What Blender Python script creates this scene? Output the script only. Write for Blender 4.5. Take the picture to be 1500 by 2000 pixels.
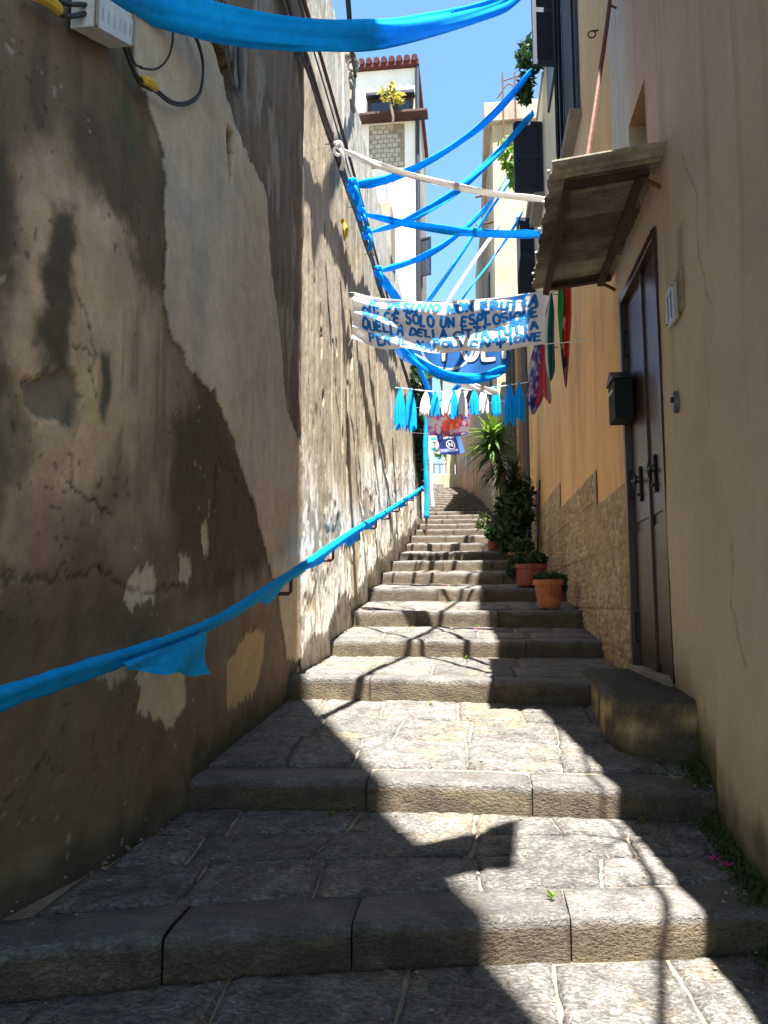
import bpy, bmesh, math, random
import numpy as np
from mathutils import Vector, Matrix, Quaternion

for o in list(bpy.data.objects): bpy.data.objects.remove(o)
scene = bpy.context.scene
COL = scene.collection

# ---------------------------------------------------------------- camera
cam_d = bpy.data.cameras.new('camera'); cam = bpy.data.objects.new('camera', cam_d); COL.objects.link(cam)
cam_d.sensor_fit = 'VERTICAL'; cam_d.sensor_height = 24.0; cam_d.lens = 24.0 * 1500 / 2000
cam_d.clip_start = 0.05; cam_d.clip_end = 2000
PITCH = math.radians(6.843); YAW = math.atan(.1167 * math.cos(PITCH))
cam.location = (0, 0, 0); cam.rotation_euler = (math.pi / 2 + PITCH, 0, YAW)
scene.camera = cam

# ---------------------------------------------------------------- light
SUN = Vector((.125, -.30, 1.0)).normalized()
world = bpy.data.worlds.new('World'); scene.world = world; world.use_nodes = True
wn = world.node_tree; bg = wn.nodes['Background']
sky = wn.nodes.new('ShaderNodeTexSky'); sky.sky_type = 'NISHITA'; sky.sun_disc = False
sky.sun_elevation = math.asin(SUN.z); sky.sun_rotation = math.atan2(SUN.x, SUN.y)
sky.air_density = 1.0; sky.dust_density = .5; sky.ozone_density = 1.4
tint = wn.nodes.new('ShaderNodeVectorMath'); tint.operation = 'MULTIPLY'; tint.inputs[1].default_value = (.76, .985, 1.0)
wn.links.new(sky.outputs[0], tint.inputs[0]); wn.links.new(tint.outputs[0], bg.inputs[0]); bg.inputs[1].default_value = .066
sun_d = bpy.data.lights.new('sun', 'SUN'); sun = bpy.data.objects.new('sun', sun_d); COL.objects.link(sun)
sun_d.energy = 5.0; sun_d.angle = math.radians(.53); sun_d.color = (1, .965, .905)
sun.rotation_euler = SUN.to_track_quat('Z', 'Y').to_euler(); sun.location = (2, -4, 30)
vs = scene.view_settings
vs.view_transform = 'Standard'; vs.look = 'None'; vs.gamma = 1; vs.use_curve_mapping = False
vs.exposure = 2.5
scene.cycles.max_bounces = 8; scene.cycles.diffuse_bounces = 6; scene.cycles.use_denoising = True
scene.cycles.sample_clamp_indirect = 8

# ---------------------------------------------------------------- noise
def _h(ix, iy, s):
    n = (ix.astype(np.int64) * 374761393 + iy.astype(np.int64) * 668265263 + s * 974634777) & 0xffffffff
    n = ((n ^ (n >> 13)) * 1274126177) & 0xffffffff
    return ((n ^ (n >> 16)) & 0xffff) / 65535.0
def vn(x, y, s=0):
    x = np.asarray(x, float); y = np.asarray(y, float)
    ix = np.floor(x); iy = np.floor(y); fx = x - ix; fy = y - iy
    fx = fx * fx * (3 - 2 * fx); fy = fy * fy * (3 - 2 * fy)
    a = _h(ix, iy, s); b = _h(ix + 1, iy, s); c = _h(ix, iy + 1, s); d = _h(ix + 1, iy + 1, s)
    return (a * (1 - fx) + b * fx) * (1 - fy) + (c * (1 - fx) + d * fx) * fy
def fbm(x, y, s=0, o=4, g=.5):
    t = 0; a = 1; n = 0
    for i in range(o):
        t = t + a * vn(np.asarray(x) * 2 ** i, np.asarray(y) * 2 ** i, s + i * 17); n += a; a *= g
    return t / n
def sstep(a, b, x):
    t = np.clip((x - a) / (b - a), 0, 1); return t * t * (3 - 2 * t)
def polysd(px, py, poly):
    """signed distance, positive inside"""
    d = np.full(px.shape, 1e9); ins = np.zeros(px.shape, bool); n = len(poly)
    for i in range(n):
        ax, ay = poly[i]; bx, by = poly[(i + 1) % n]
        ex, ey = bx - ax, by - ay
        t = np.clip(((px - ax) * ex + (py - ay) * ey) / (ex * ex + ey * ey + 1e-12), 0, 1)
        d = np.minimum(d, np.hypot(px - ax - t * ex, py - ay - t * ey))
        c = (ay > py) != (by > py)
        ins ^= c & (px < ex * (py - ay) / (ey if ey else 1e-12) + ax)
    return np.where(ins, d, -d)
def mixc(col, c2, m):
    m = np.clip(m, 0, 1)[..., None]; return col * (1 - m) + np.array(c2) * m

# ---------------------------------------------------------------- objects
def thing(name, label, cat, loc=(0, 0, 0), group=None, kind=None):
    o = bpy.data.objects.new(name, None); COL.objects.link(o); o.location = loc; o.empty_display_size = .2
    if kind: o['kind'] = kind
    if label: o['label'] = label
    if cat: o['category'] = cat
    if group: o['group'] = group
    return o
def wloc(o):
    p = Vector(o.location)
    while o.parent: o = o.parent; p += Vector(o.location)
    return p
def obj(name, V, F, mat, parent=None, col=None, smooth=False, label=None, cat=None, group=None, kind=None, loc=None):
    V = np.asarray(V, float).reshape(-1, 3)
    if parent is not None: base = np.array(wloc(parent))
    if loc is None:
        loc = np.array([(V[:, 0].min() + V[:, 0].max()) / 2, (V[:, 1].min() + V[:, 1].max()) / 2, V[:, 2].min()])
    me = bpy.data.meshes.new(name)
    me.from_pydata((V - loc).tolist(), [], [tuple(int(i) for i in f) for f in F]) if not isinstance(F, np.ndarray) else fastmesh(me, V - loc, F)
    if col is not None:
        a = me.color_attributes.new('Col', 'FLOAT_COLOR', 'POINT')
        c = np.ones((len(V), 4)); c[:, :3] = np.asarray(col).reshape(-1, 3); a.data.foreach_set('color', c.ravel())
    if smooth: me.polygons.foreach_set('use_smooth', [True] * len(me.polygons))
    me.materials.append(mat); me.update()
    o = bpy.data.objects.new(name, me); COL.objects.link(o)
    if parent is not None: o.parent = parent; o.location = loc - base
    else: o.location = loc
    if label: o['label'] = label
    if cat: o['category'] = cat
    if group: o['group'] = group
    if kind: o['kind'] = kind
    return o
def fastmesh(me, V, F):
    n = len(F); k = F.shape[1]
    me.vertices.add(len(V)); me.vertices.foreach_set('co', np.ascontiguousarray(V).ravel())
    me.loops.add(n * k); me.loops.foreach_set('vertex_index', F.ravel().astype(np.int32))
    me.polygons.add(n); me.polygons.foreach_set('loop_start', np.arange(0, n * k, k, dtype=np.int32))
    me.update(calc_edges=True); me.validate()
class MB:
    def __init__(s): s.V = []; s.F = []
    def add(s, V, F):
        b = len(s.V); s.V += [tuple(v) for v in V]; s.F += [tuple(i + b for i in f) for f in F]; return s
    def box(s, x0, x1, y0, y1, z0, z1, rot=0, c=None, bev=0.0):
        x0, x1 = min(x0, x1), max(x0, x1); y0, y1 = min(y0, y1), max(y0, y1); z0, z1 = min(z0, z1), max(z0, z1)
        b = min(bev, (x1 - x0) * .4, (y1 - y0) * .4, (z1 - z0) * .4)
        if b > 0:
            bm = bmesh.new(); bmesh.ops.create_cube(bm, size=1)
            for v in bm.verts:
                v.co = ((x0 + x1) / 2 + v.co.x * (x1 - x0), (y0 + y1) / 2 + v.co.y * (y1 - y0), (z0 + z1) / 2 + v.co.z * (z1 - z0))
            bmesh.ops.bevel(bm, geom=bm.edges[:], offset=b, segments=1, affect='EDGES', profile=.5)
            bm.verts.index_update(); V = [tuple(v.co) for v in bm.verts]; F = [[v.index for v in f.verts] for f in bm.faces]; bm.free()
        else:
            V = [(x, y, z) for z in (z0, z1) for y in (y0, y1) for x in (x0, x1)]
            F = [(0, 2, 3, 1), (4, 5, 7, 6), (0, 1, 5, 4), (2, 6, 7, 3), (0, 4, 6, 2), (1, 3, 7, 5)]
        if rot:
            cx, cy = c if c else ((x0 + x1) / 2, (y0 + y1) / 2); ca, sa = math.cos(rot), math.sin(rot)
            V = [(cx + (x - cx) * ca - (y - cy) * sa, cy + (x - cx) * sa + (y - cy) * ca, z) for x, y, z in V]
        return s.add(V, F)
    def tube(s, pts, r, n=8, caps=True):
        pts = [Vector(p) for p in pts]; m = len(pts); rr = r if hasattr(r, '__len__') else [r] * m
        V = []; F = []; up = None
        for i, p in enumerate(pts):
            t = (pts[min(i + 1, m - 1)] - pts[max(i - 1, 0)]).normalized()
            if up is None: up = t.orthogonal().normalized()
            up = (up - t * up.dot(t)); up = up.normalized() if up.length > 1e-6 else t.orthogonal().normalized()
            sd = t.cross(up)
            for k in range(n):
                a = 2 * math.pi * k / n; V.append(p + (up * math.cos(a) + sd * math.sin(a)) * rr[i])
        for i in range(m - 1):
            for k in range(n):
                F.append((i * n + k, i * n + (k + 1) % n, (i + 1) * n + (k + 1) % n, (i + 1) * n + k))
        if caps: F.append(tuple(range(n - 1, -1, -1))); F.append(tuple((m - 1) * n + k for k in range(n)))
        return s.add(V, F)
    def prism(s, poly, z0, z1):
        n = len(poly); V = [(x, y, z0) for x, y in poly] + [(x, y, z1) for x, y in poly]
        F = [(i, (i + 1) % n, n + (i + 1) % n, n + i) for i in range(n)] + [tuple(range(n - 1, -1, -1)), tuple(range(n, 2 * n))]
        return s.add(V, F)
    def lathe(s, c, prof, n=24):
        V = []; F = []; m = len(prof)
        for r, z in prof:
            for k in range(n): a = 2 * math.pi * k / n; V.append((c[0] + r * math.cos(a), c[1] + r * math.sin(a), c[2] + z))
        for i in range(m - 1):
            for k in range(n): F.append((i * n + k, i * n + (k + 1) % n, (i + 1) * n + (k + 1) % n, (i + 1) * n + k))
        return s.add(V, F)
    def quad(s, a, b, c, d): return s.add([a, b, c, d], [(0, 1, 2, 3)])
    def build(s, name, mat, parent=None, **k): return obj(name, s.V, s.F, mat, parent, **k)
def cr(pts, n):
    """Catmull-Rom resample"""
    P = [Vector(p) for p in pts]; P = [P[0] * 2 - P[1]] + P + [P[-1] * 2 - P[-2]]; out = []; m = len(P) - 3
    for i in range(n + 1):
        u = i / n * m; k = min(int(u), m - 1); t = u - k; a, b, c, d = P[k:k + 4]
        out.append(.5 * ((2 * b) + (c - a) * t + (2 * a - 5 * b + 4 * c - d) * t * t + (3 * b - a - 3 * c + d) * t ** 3))
    return out

# ---------------------------------------------------------------- materials
def M(name, col=(.5, .5, .5), rough=.85, attr=False, var=.25, ns=6, fs=60, bump=.35, bd=.006, st=(1, 1, 1), spec=.3, metal=0, trans=0, fine=.15, b2=0, b2s=4, pit=0):
    m = bpy.data.materials.new(name); m.use_nodes = True; nt = m.node_tree; N = nt.nodes; L = nt.links
    p = N['Principled BSDF']; out = N['Material Output']
    p.inputs['Roughness'].default_value = rough; p.inputs['Metallic'].default_value = metal; p.inputs['Specular IOR Level'].default_value = spec
    geo = N.new('ShaderNodeNewGeometry'); mp = N.new('ShaderNodeMapping'); mp.inputs['Scale'].default_value = st
    L.new(geo.outputs['Position'], mp.inputs['Vector'])
    def noise(scale, det=6, rg=.6):
        n = N.new('ShaderNodeTexNoise'); n.inputs['Scale'].default_value = scale; n.inputs['Detail'].default_value = det; n.inputs['Roughness'].default_value = rg
        L.new(mp.outputs[0], n.inputs['Vector']); return n
    def mr(src, a, b, lo=.3, hi=.7):
        r = N.new('ShaderNodeMapRange'); r.inputs[1].default_value = lo; r.inputs[2].default_value = hi; r.inputs[3].default_value = a; r.inputs[4].default_value = b
        L.new(src, r.inputs[0]); return r.outputs[0]
    if attr:
        at = N.new('ShaderNodeVertexColor'); at.layer_name = 'Col'; c = at.outputs[0]
    else:
        rg = N.new('ShaderNodeRGB'); rg.outputs[0].default_value = (*col, 1); c = rg.outputs[0]
    def mul(c, f):
        x = N.new('ShaderNodeVectorMath'); x.operation = 'SCALE'; L.new(c, x.inputs[0]); L.new(f, x.inputs['Scale']); return x.outputs[0]
    if var:
        c = mul(c, mr(noise(ns).outputs[0], 1 - var, 1 + var))
    if fine:
        c = mul(c, mr(noise(fs, 4, .7).outputs[0], 1 - fine, 1 + fine))
    hpit = None
    if pit:
        mp2 = N.new('ShaderNodeMapping'); mp2.inputs['Scale'].default_value = (.62, 1.0, 1.25); L.new(geo.outputs['Position'], mp2.inputs['Vector'])
        pn = N.new('ShaderNodeTexNoise'); pn.inputs['Scale'].default_value = 66; pn.inputs['Detail'].default_value = 3.5; pn.inputs['Roughness'].default_value = .62; pn.inputs['Distortion'].default_value = .5
        L.new(mp2.outputs[0], pn.inputs['Vector']); hpit = mr(pn.outputs[0], 0, 1, .38, .56)
        c = mul(c, mr(pn.outputs[0], 1 - pit, 1.15, .36, .60))
    L.new(c, p.inputs['Base Color'])
    prev = None
    if bump:
        b = N.new('ShaderNodeBump'); b.inputs['Strength'].default_value = bump; b.inputs['Distance'].default_value = bd
        L.new(noise(fs, 5, .65).outputs[0], b.inputs['Height']); prev = b.outputs[0]
        if b2:
            b_ = N.new('ShaderNodeBump'); b_.inputs['Strength'].default_value = b2; b_.inputs['Distance'].default_value = .03
            L.new(noise(b2s, 5, .6).outputs[0], b_.inputs['Height']); L.new(prev, b_.inputs['Normal']); prev = b_.outputs[0]
        if hpit is not None:
            b_ = N.new('ShaderNodeBump'); b_.inputs['Strength'].default_value = .8; b_.inputs['Distance'].default_value = .006
            L.new(hpit, b_.inputs['Height']); L.new(prev, b_.inputs['Normal']); prev = b_.outputs[0]
        L.new(prev, p.inputs['Normal'])
    if trans:
        tr = N.new('ShaderNodeBsdfTranslucent'); L.new(c, tr.inputs[0]); mx = N.new('ShaderNodeMixShader'); mx.inputs[0].default_value = trans
        L.new(p.outputs[0], mx.inputs[1]); L.new(tr.outputs[0], mx.inputs[2]); L.new(mx.outputs[0], out.inputs[0])
    return m
m_plaster = M('old_plaster', attr=True, var=.12, ns=6, fs=60, bump=.3, bd=.005, fine=.12, b2=.4, b2s=8)
m_retain = M('weathered_render', attr=True, var=.14, ns=3, fs=50, bump=.5, bd=.006, st=(1, 1, .6), fine=.18, b2=.3, b2s=12)
m_smooth = M('painted_render', attr=True, var=.07, ns=2.5, fs=80, bump=.3, bd=.004, fine=.06, b2=.25, b2s=5)
m_stone = M('lava_stone', attr=True, var=.3, ns=9, fs=75, bump=.9, bd=.008, fine=.3, rough=.7, spec=.35, b2=.3, b2s=25, pit=.52)
m_curb = M('lava_nosing', attr=True, var=.25, ns=9, fs=85, bump=.8, bd=.007, fine=.25, rough=.62, spec=.4, b2=.35, b2s=22, pit=.24)
m_mortar = M('mortar', (.23, .185, .125), var=.35, ns=5, fs=60, bump=.6, bd=.008)
m_bluecloth = M('blue_cloth', (.002, .45, .95), rough=.75, var=.12, ns=14, fs=90, bump=.6, bd=.006, fine=.06, trans=.4, spec=.15)
m_whitecloth = M('white_cloth', (.80, .78, .76), rough=.8, var=.03, ns=9, fs=140, bump=.2, bd=.003, fine=.03, trans=.3)
m_paint = M('blue_marker_paint', (.006, .19, .60), rough=.75, var=.12, ns=20, bump=0, fine=.1, trans=.3)
m_navy = M('navy_outline', (.01, .03, .16), rough=.8, bump=0, trans=.2)
m_flagprint = M('printed_cloth', attr=True, rough=.7, var=.04, fs=150, bump=.2, bd=.003, fine=.04, trans=.35)
m_iron = M('brown_painted_iron', (.042, .019, .012), rough=.34, var=.4, ns=3.5, fs=70, bump=.2, bd=.003, fine=.2, spec=.5, st=(1, 1, .5))
m_black = M('black_metal', (.012, .012, .013), rough=.45, var=.1, bump=.1, spec=.4)
m_rust = M('rusty_iron', (.11, .045, .028), rough=.75, var=.4, ns=20, fs=120, bump=.4, bd=.003)
m_cable = M('black_cable', (.02, .019, .018), rough=.6, var=.2, bump=.1)
m_gcable = M('dusty_cable', (.10, .09, .085), rough=.7, var=.3, ns=12, bump=.1)
m_yellow = M('yellow_tape', (.55, .33, .02), rough=.6, var=.2, bump=.3)
m_grey = M('grey_plastic', (.50, .51, .50), rough=.5, var=.12, ns=12, bump=.1)
m_sheet = M('aged_canopy_sheet', (.30, .26, .19), rough=.8, var=.5, ns=5, fs=40, bump=.3)
m_terra = M('terracotta', (.40, .13, .05), rough=.8, var=.32, ns=11, fs=70, bump=.3)
m_terra2 = M('dark_terracotta', (.28, .075, .045), rough=.8, var=.32, ns=11, fs=70, bump=.3)
m_soil = M('soil', (.05, .035, .02), var=.4, ns=40, bump=.8)
m_leaf = M('leaf_green', (.05, .11, .022), rough=.5, var=.35, ns=8, bump=0, fine=.1, trans=.3)
m_leafd = M('leaf_dark', (.028, .06, .018), rough=.5, var=.35, ns=8, bump=0, fine=.1, trans=.25)
m_leafl = M('leaf_light', (.16, .28, .03), rough=.5, var=.35, ns=8, bump=0, fine=.1, trans=.4)
m_leafy = M('leaf_yellow', (.42, .36, .06), rough=.5, var=.3, ns=10, bump=0, fine=.1, trans=.35)
m_bark = M('bark', (.12, .09, .06), var=.4, ns=18, bump=.8, bd=.01, st=(1, 1, .3))
m_pink = M('petal_pink', (.55, .05, .25), rough=.6, bump=0, trans=.3)
m_shut = M('dark_blue_shutter', (.017, .024, .044), rough=.6, var=.2, ns=5, bump=.15, st=(1, 1, .3))
m_frame = M('slate_window_frame', (.05, .065, .085), rough=.5, var=.15, bump=.1)
m_glass = M('window_glass', (.02, .025, .03), rough=.08, var=0, bump=0, fine=0, spec=.6)
m_clad = M('stone_cladding', attr=True, var=.15, ns=14, fs=60, bump=.5, bd=.006, fine=.12)
m_white = M('white_render', (.72, .68, .62), var=.07, ns=1.2, fs=30, bump=.2, fine=.05)
m_cream = M('cream_render', (.40, .33, .21), var=.25, ns=1.4, fs=14, bump=.3, fine=.15)
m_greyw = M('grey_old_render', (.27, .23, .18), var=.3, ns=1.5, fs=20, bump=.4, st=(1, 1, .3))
m_brownw = M('brown_ochre_render', (.34, .20, .11), var=.2, ns=1.3, fs=25, bump=.3, st=(1, 1, .4))
m_brick = M('grey_brick', (.36, .32, .26), var=.25, ns=9, fs=40, bump=.5)
m_tile = M('roof_tile', (.085, .022, .02), var=.25, ns=4, fs=40, bump=.3)
m_ground = M('earth', (.2, .17, .12), var=.3, ns=.6, fs=12, bump=.3)
m_tuff = M('worn_stoop', attr=True, var=.25, ns=14, fs=60, bump=.8, bd=.01, fine=.3)
m_moss = M('moss', (.06, .075, .02), var=.4, ns=30, bump=.8)
m_green_tin = M('dark_green_tin', (.008, .014, .011), rough=.7, var=.15, bump=.1, spec=.2)
m_brownbar = M('dark_brown_iron', (.05, .025, .02), rough=.7, var=.3, bump=.2)
m_ceram = M('glazed_tile', (.36, .35, .32), rough=.3, var=.06, bump=.05)
m_steel = M('dull_steel', (.16, .16, .17), rough=.4, metal=.8, var=.1, bump=.1)

# ================================================================ measured outlines and lines (metres)
GREY=[(3.350,2.672),(3.716,2.439),(3.757,2.287),(3.780,1.861),(3.783,1.661),(3.812,1.559),(3.928,1.457),(4.211,1.340),(4.427,1.357),(4.722,1.290),(5.005,1.113),(5.131,0.976),(5.599,0.690),(5.908,0.401),(6.330,0.128),(6.637,-0.486),(8.541,-0.593),(8.465,1.032),(7.294,1.399),(6.537,1.720),(6.188,2.302),(5.815,2.903),(5.710,3.288),(5.015,3.330),(4.771,3.438),(4.442,3.568),(4.154,3.619),(3.934,3.698),(3.163,3.006)]
TAN=[(2.453,1.670),(2.671,1.949),(2.766,1.757),(3.113,1.840),(3.436,1.833),(3.535,1.531),(3.653,1.469),(3.685,1.098),(3.426,0.676),(3.146,0.442),(2.658,0.225),(2.504,0.503),(2.481,1.059)]
STAIN1=[(2.684,1.611),(2.817,1.652),(2.886,1.442),(2.902,1.182),(2.843,0.944),(2.659,0.927),(2.616,1.193),(2.663,1.442)]
STREAKB=[(2.899,2.140),(3.508,2.394),(3.779,2.449),(3.841,1.715),(3.522,1.539),(3.411,1.793),(3.090,1.827),(2.898,1.905)]
BARE=[(2.632,0.849),(2.768,0.921),(2.964,0.965),(3.038,0.881),(2.985,0.745),(2.825,0.725),(2.678,0.723),(2.604,0.782)]
LEFTDARK=[(2.160,1.718),(2.420,1.848),(2.445,1.428),(2.475,1.056),(2.486,0.684),(2.552,0.327),(2.309,0.214)]
TOPDARK=[(2.124,2.074),(2.973,2.836),(3.392,2.675),(3.508,2.394),(2.905,2.073),(2.635,1.925),(2.457,1.632),(2.185,1.465)]
MIDDARK=[(4.178,1.238),(4.428,1.341),(4.724,1.256),(5.007,1.078),(5.531,0.682),(5.834,0.396),(4.521,0.185),(3.939,0.492),(3.981,0.836)]
W1=[(3.541,0.134),(3.762,0.208),(3.867,0.133),(3.856,0.026),(3.600,-0.017),(3.494,0.036)]
W2=[(4.141,0.270),(4.296,0.310),(4.323,0.178),(4.232,0.110),(4.151,0.142)]
W3=[(4.463,0.461),(4.541,0.507),(4.616,0.380),(4.568,0.288),(4.483,0.323)]
W4=[(3.688,-0.350),(3.807,-0.310),(4.310,-0.349),(4.336,-0.467),(4.270,-0.629),(4.073,-0.668),(3.948,-0.584),(3.735,-0.541),(3.768,-0.433)]
W5=[(3.308,-0.294),(3.432,-0.276),(3.625,-0.296),(3.587,-0.377),(3.425,-0.373)]
BEIGE=[(5.007,-0.370),(5.283,-0.266),(5.660,-0.171),(5.981,-0.221),(5.891,-0.433),(5.666,-0.641),(5.198,-0.692),(5.010,-0.685)]
STONEST=[(4.171,3.633),(4.489,3.605),(4.793,3.453),(5.039,3.345),(5.740,3.305),(5.846,2.918),(6.223,2.315),(6.574,1.729),(7.364,1.412),(7.996,1.642),(7.917,3.216),(7.693,4.865),(7.122,5.748),(6.742,6.218),(3.934,3.698)]
SLIT=[(4.733,3.205),(4.839,3.294),(4.864,3.119),(4.839,2.840),(4.756,3.052)]
NICHE=[(4.357,3.645),(4.637,3.737),(4.881,3.828),(4.928,3.685),(4.791,3.471),(4.632,3.527)]
R1=[(-1.480,9.218,5.360),(-0.995,9.800,5.786),(-0.238,10.300,6.454),(0.362,10.700,7.162),(0.983,11.050,8.105)]
R2=[(-1.480,8.164,5.209),(-1.058,8.600,5.234),(-0.465,7.900,4.612),(0.127,7.000,3.925),(0.625,5.900,3.205)]
R3=[(-1.480,10.042,5.406),(-0.866,9.900,5.153),(-0.219,9.000,4.571),(0.248,8.000,3.996),(0.637,6.600,3.262)]
R4=[(-1.480,10.562,5.381),(-1.049,12.000,6.290),(-0.304,12.800,7.155),(0.433,13.200,7.999),(1.229,13.500,9.057)]
R5=[(-1.480,11.901,5.400),(-0.986,13.400,6.261),(-0.355,14.500,7.140),(0.391,15.800,8.490),(1.135,17.200,10.306)]
R6=[(-1.012,11.500,4.112),(-0.667,12.600,5.185),(-0.105,14.500,6.913),(0.388,15.800,8.315),(1.056,17.000,9.849)]
R7=[(-0.547,11.800,4.368),(-0.321,12.700,5.237),(0.092,14.500,6.691),(0.569,16.500,8.250),(0.993,18.500,9.907)]
R8=[(-0.365,11.200,4.140),(-0.098,12.100,4.980),(0.363,13.500,6.166),(0.762,14.800,7.278),(1.186,16.000,8.466)]
R9=[(-1.480,11.901,5.400),(-1.298,13.200,5.441),(-1.150,14.200,5.125),(-1.057,16.000,4.967),(-0.874,18.000,4.755)]
R10=[(-1.002,10.400,3.633),(-0.786,10.400,3.402),(-0.492,10.500,3.245),(-0.206,10.500,3.154),(0.151,10.600,3.171),(0.505,10.800,3.347)]
R11=[(-0.876,10.800,3.628),(-0.506,10.800,3.368),(-0.212,10.800,3.206),(0.078,10.700,3.054),(0.375,10.600,2.935)]
R12=[(0.011,15.000,4.484),(-0.317,16.000,4.581),(-0.730,17.500,4.680)]
R0=[(-1.600,2.945,2.713),(-1.592,3.450,3.044),(-1.420,3.720,3.183),(-1.209,3.980,3.317),(-0.967,4.250,3.478),(-0.675,4.530,3.674),(-0.407,5.140,4.168),(-0.001,6.660,5.473),(0.434,7.980,6.685),(0.807,9.300,7.981)]
TAS=[(-1.453,15.500,4.454),(-1.239,15.500,4.425),(-0.920,15.500,4.371),(-0.730,15.500,4.343),(-0.497,15.500,4.347),(-0.339,15.500,4.353),(-0.171,15.500,4.358),(0.070,15.500,4.372),(0.248,15.500,4.387),(0.509,15.500,4.411),(0.790,15.500,4.456),(0.987,15.500,4.471)]
TASB=[(-1.476,15.500,3.618),(-1.232,15.500,3.557),(-0.966,15.500,3.884),(-0.734,15.500,3.856),(-0.502,15.500,3.850),(-0.345,15.500,3.791),(-0.177,15.500,3.840),(0.084,15.500,3.865),(0.261,15.500,3.892),(0.520,15.500,3.831),(0.785,15.500,3.642),(0.971,15.500,3.701)]
GSTR=[(-1.560,15.500,4.480),(-1.239,15.500,4.436),(-0.729,15.500,4.365),(-0.171,15.500,4.369),(0.426,15.500,4.414),(0.987,15.500,4.481),(1.380,15.500,4.533)]
BAN=[(-1.520,9.600,4.090),(0.861,8.500,3.526),(0.835,8.500,2.903),(-1.531,9.600,3.433)]
BANMID=[(-0.293,9.100,3.690),(-0.300,9.100,3.040)]
NAPF=[(-0.939,11.600,4.311),(0.571,11.600,4.313),(0.573,11.600,3.578),(-0.543,11.600,3.618)]
FLAGP=[(-1.131,19.000,4.919),(0.030,19.000,4.990),(-0.070,19.000,4.205),(-1.084,19.000,4.231)]
FLAGD=[(-0.900,19.500,4.363),(-0.294,19.500,4.375),(-0.169,19.500,3.862),(-0.773,19.500,3.822)]
FLAGL=[(-1.118,19.600,4.364),(-0.772,19.600,4.382),(-0.803,19.600,3.870),(-1.094,19.600,3.903)]
POST=[(-1.249,21.000,5.554),(-1.268,21.000,2.663),(-1.120,21.000,5.551),(-1.070,21.000,2.731)]
TEAL=[(1.036,9.600,3.932),(0.993,9.600,3.764),(0.951,9.600,3.091),(1.008,9.600,2.835),(1.056,9.600,2.987),(1.070,9.600,3.760)]
TRI=[(0.966,8.600,3.429),(1.170,8.600,3.572),(1.069,8.600,2.404)]
MULTI=[(0.916,10.600,3.715),(1.043,10.600,3.710),(1.009,10.600,2.900),(0.849,10.600,2.642),(0.767,10.600,2.761)]
CAB1=[(3.302,2.597),(3.474,2.720),(3.606,2.877),(3.663,3.025),(3.652,3.152)]
CAB2=[(3.483,2.613),(3.678,2.684),(3.889,2.824),(4.077,3.020),(4.122,3.218),(4.054,3.300),(3.911,3.317)]
SHADE_FLAG=[(0.453,1.994,5.025),(0.999,2.533,5.025),(0.939,1.844,5.025),(0.549,1.639,5.025)]  # corners of the added flag, set by the shadow it throws
# ================================================================ layout functions
STEPS = [  # (Y at left wall, Y at right wall, z foot, z top)
    (2.72, 3.48, -1.37, -1.205), (4.40, 4.53, -1.155, -.99), (6.72, 6.55, -.815, -.628), (8.52, 8.58, -.572, -.387),
    (10.02, 10.06, -.280, -.085), (11.64, 11.64, .052, .24), (13.2, 13.2, .348, .54), (14.85, 14.85, .645, .83),
    (16.5, 16.5, .93, 1.115), (18.0, 18.0, 1.235, 1.41), (19.5, 19.5, 1.55, 1.735)]
while STEPS[-1][0] < 49:
    y = STEPS[-1][0] + 1.55; z = STEPS[-1][3] + .125; STEPS.append((y, y, z, z + .185))
def xleft(y): return float(np.interp(y, [-4, 2.4, 3.0, 3.6, 4.4, 7.3, 25.5, 27.2, 50, 60], [-2.6, -2.0, -1.86, -1.71, -1.63, -1.60, -1.60, -1.98, -2.75, -3.2]))
def xright(y): return float(np.interp(y, [-4, 3.4, 4.4, 5.5, 19.2, 19.3, 24, 24.3, 34, 48, 60], [1.16, 1.19, 1.27, 1.38, 1.38, 1.2, 1.2, .78, .32, -1.05, -1.3]))
def ystep(k, x):
    if k < 0: return -4.0
    a, b = STEPS[k][:2]; return a + (b - a) * (x + 1.6) / 2.9 + (.05 * math.sin((x + 1.6) * 1.6) if k < 5 else 0)
def zt(k): return -1.72 if k < 0 else STEPS[k][3]
def zf(k): return STEPS[k][2]
def gz(y):
    for k in range(len(STEPS) - 1, -1, -1):
        if y >= STEPS[k][0]:
            y1 = STEPS[k + 1][0] if k + 1 < len(STEPS) else y + 9
            z1 = STEPS[k + 1][2] if k + 1 < len(STEPS) else STEPS[k][3] + .3
            return STEPS[k][3] + (z1 - STEPS[k][3]) * (y - STEPS[k][0]) / (y1 - STEPS[k][0])
    return -1.37 - .05 * (2.72 - y)

# ================================================================ ground
g = MB(); g.quad((-400, -400, -3.2), (400, -400, -3.2), (400, 400, -3.2), (-400, 400, -3.2))
g.build('ground', m_ground, kind='structure')
hill = MB(); hz = STEPS[-1][3] + .02
hill.add([(-60, 51.3, hz), (60, 51.3, hz), (60, 51.3, -4), (-60, 51.3, -4), (-60, 160, hz + 6), (60, 160, hz + 6), (-60, 160, -4), (60, 160, -4)],
         [(0, 1, 5, 4), (3, 2, 1, 0), (2, 7, 5, 1), (6, 3, 0, 4)])
hill.build('hill_terrace', m_ground, kind='structure')

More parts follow.
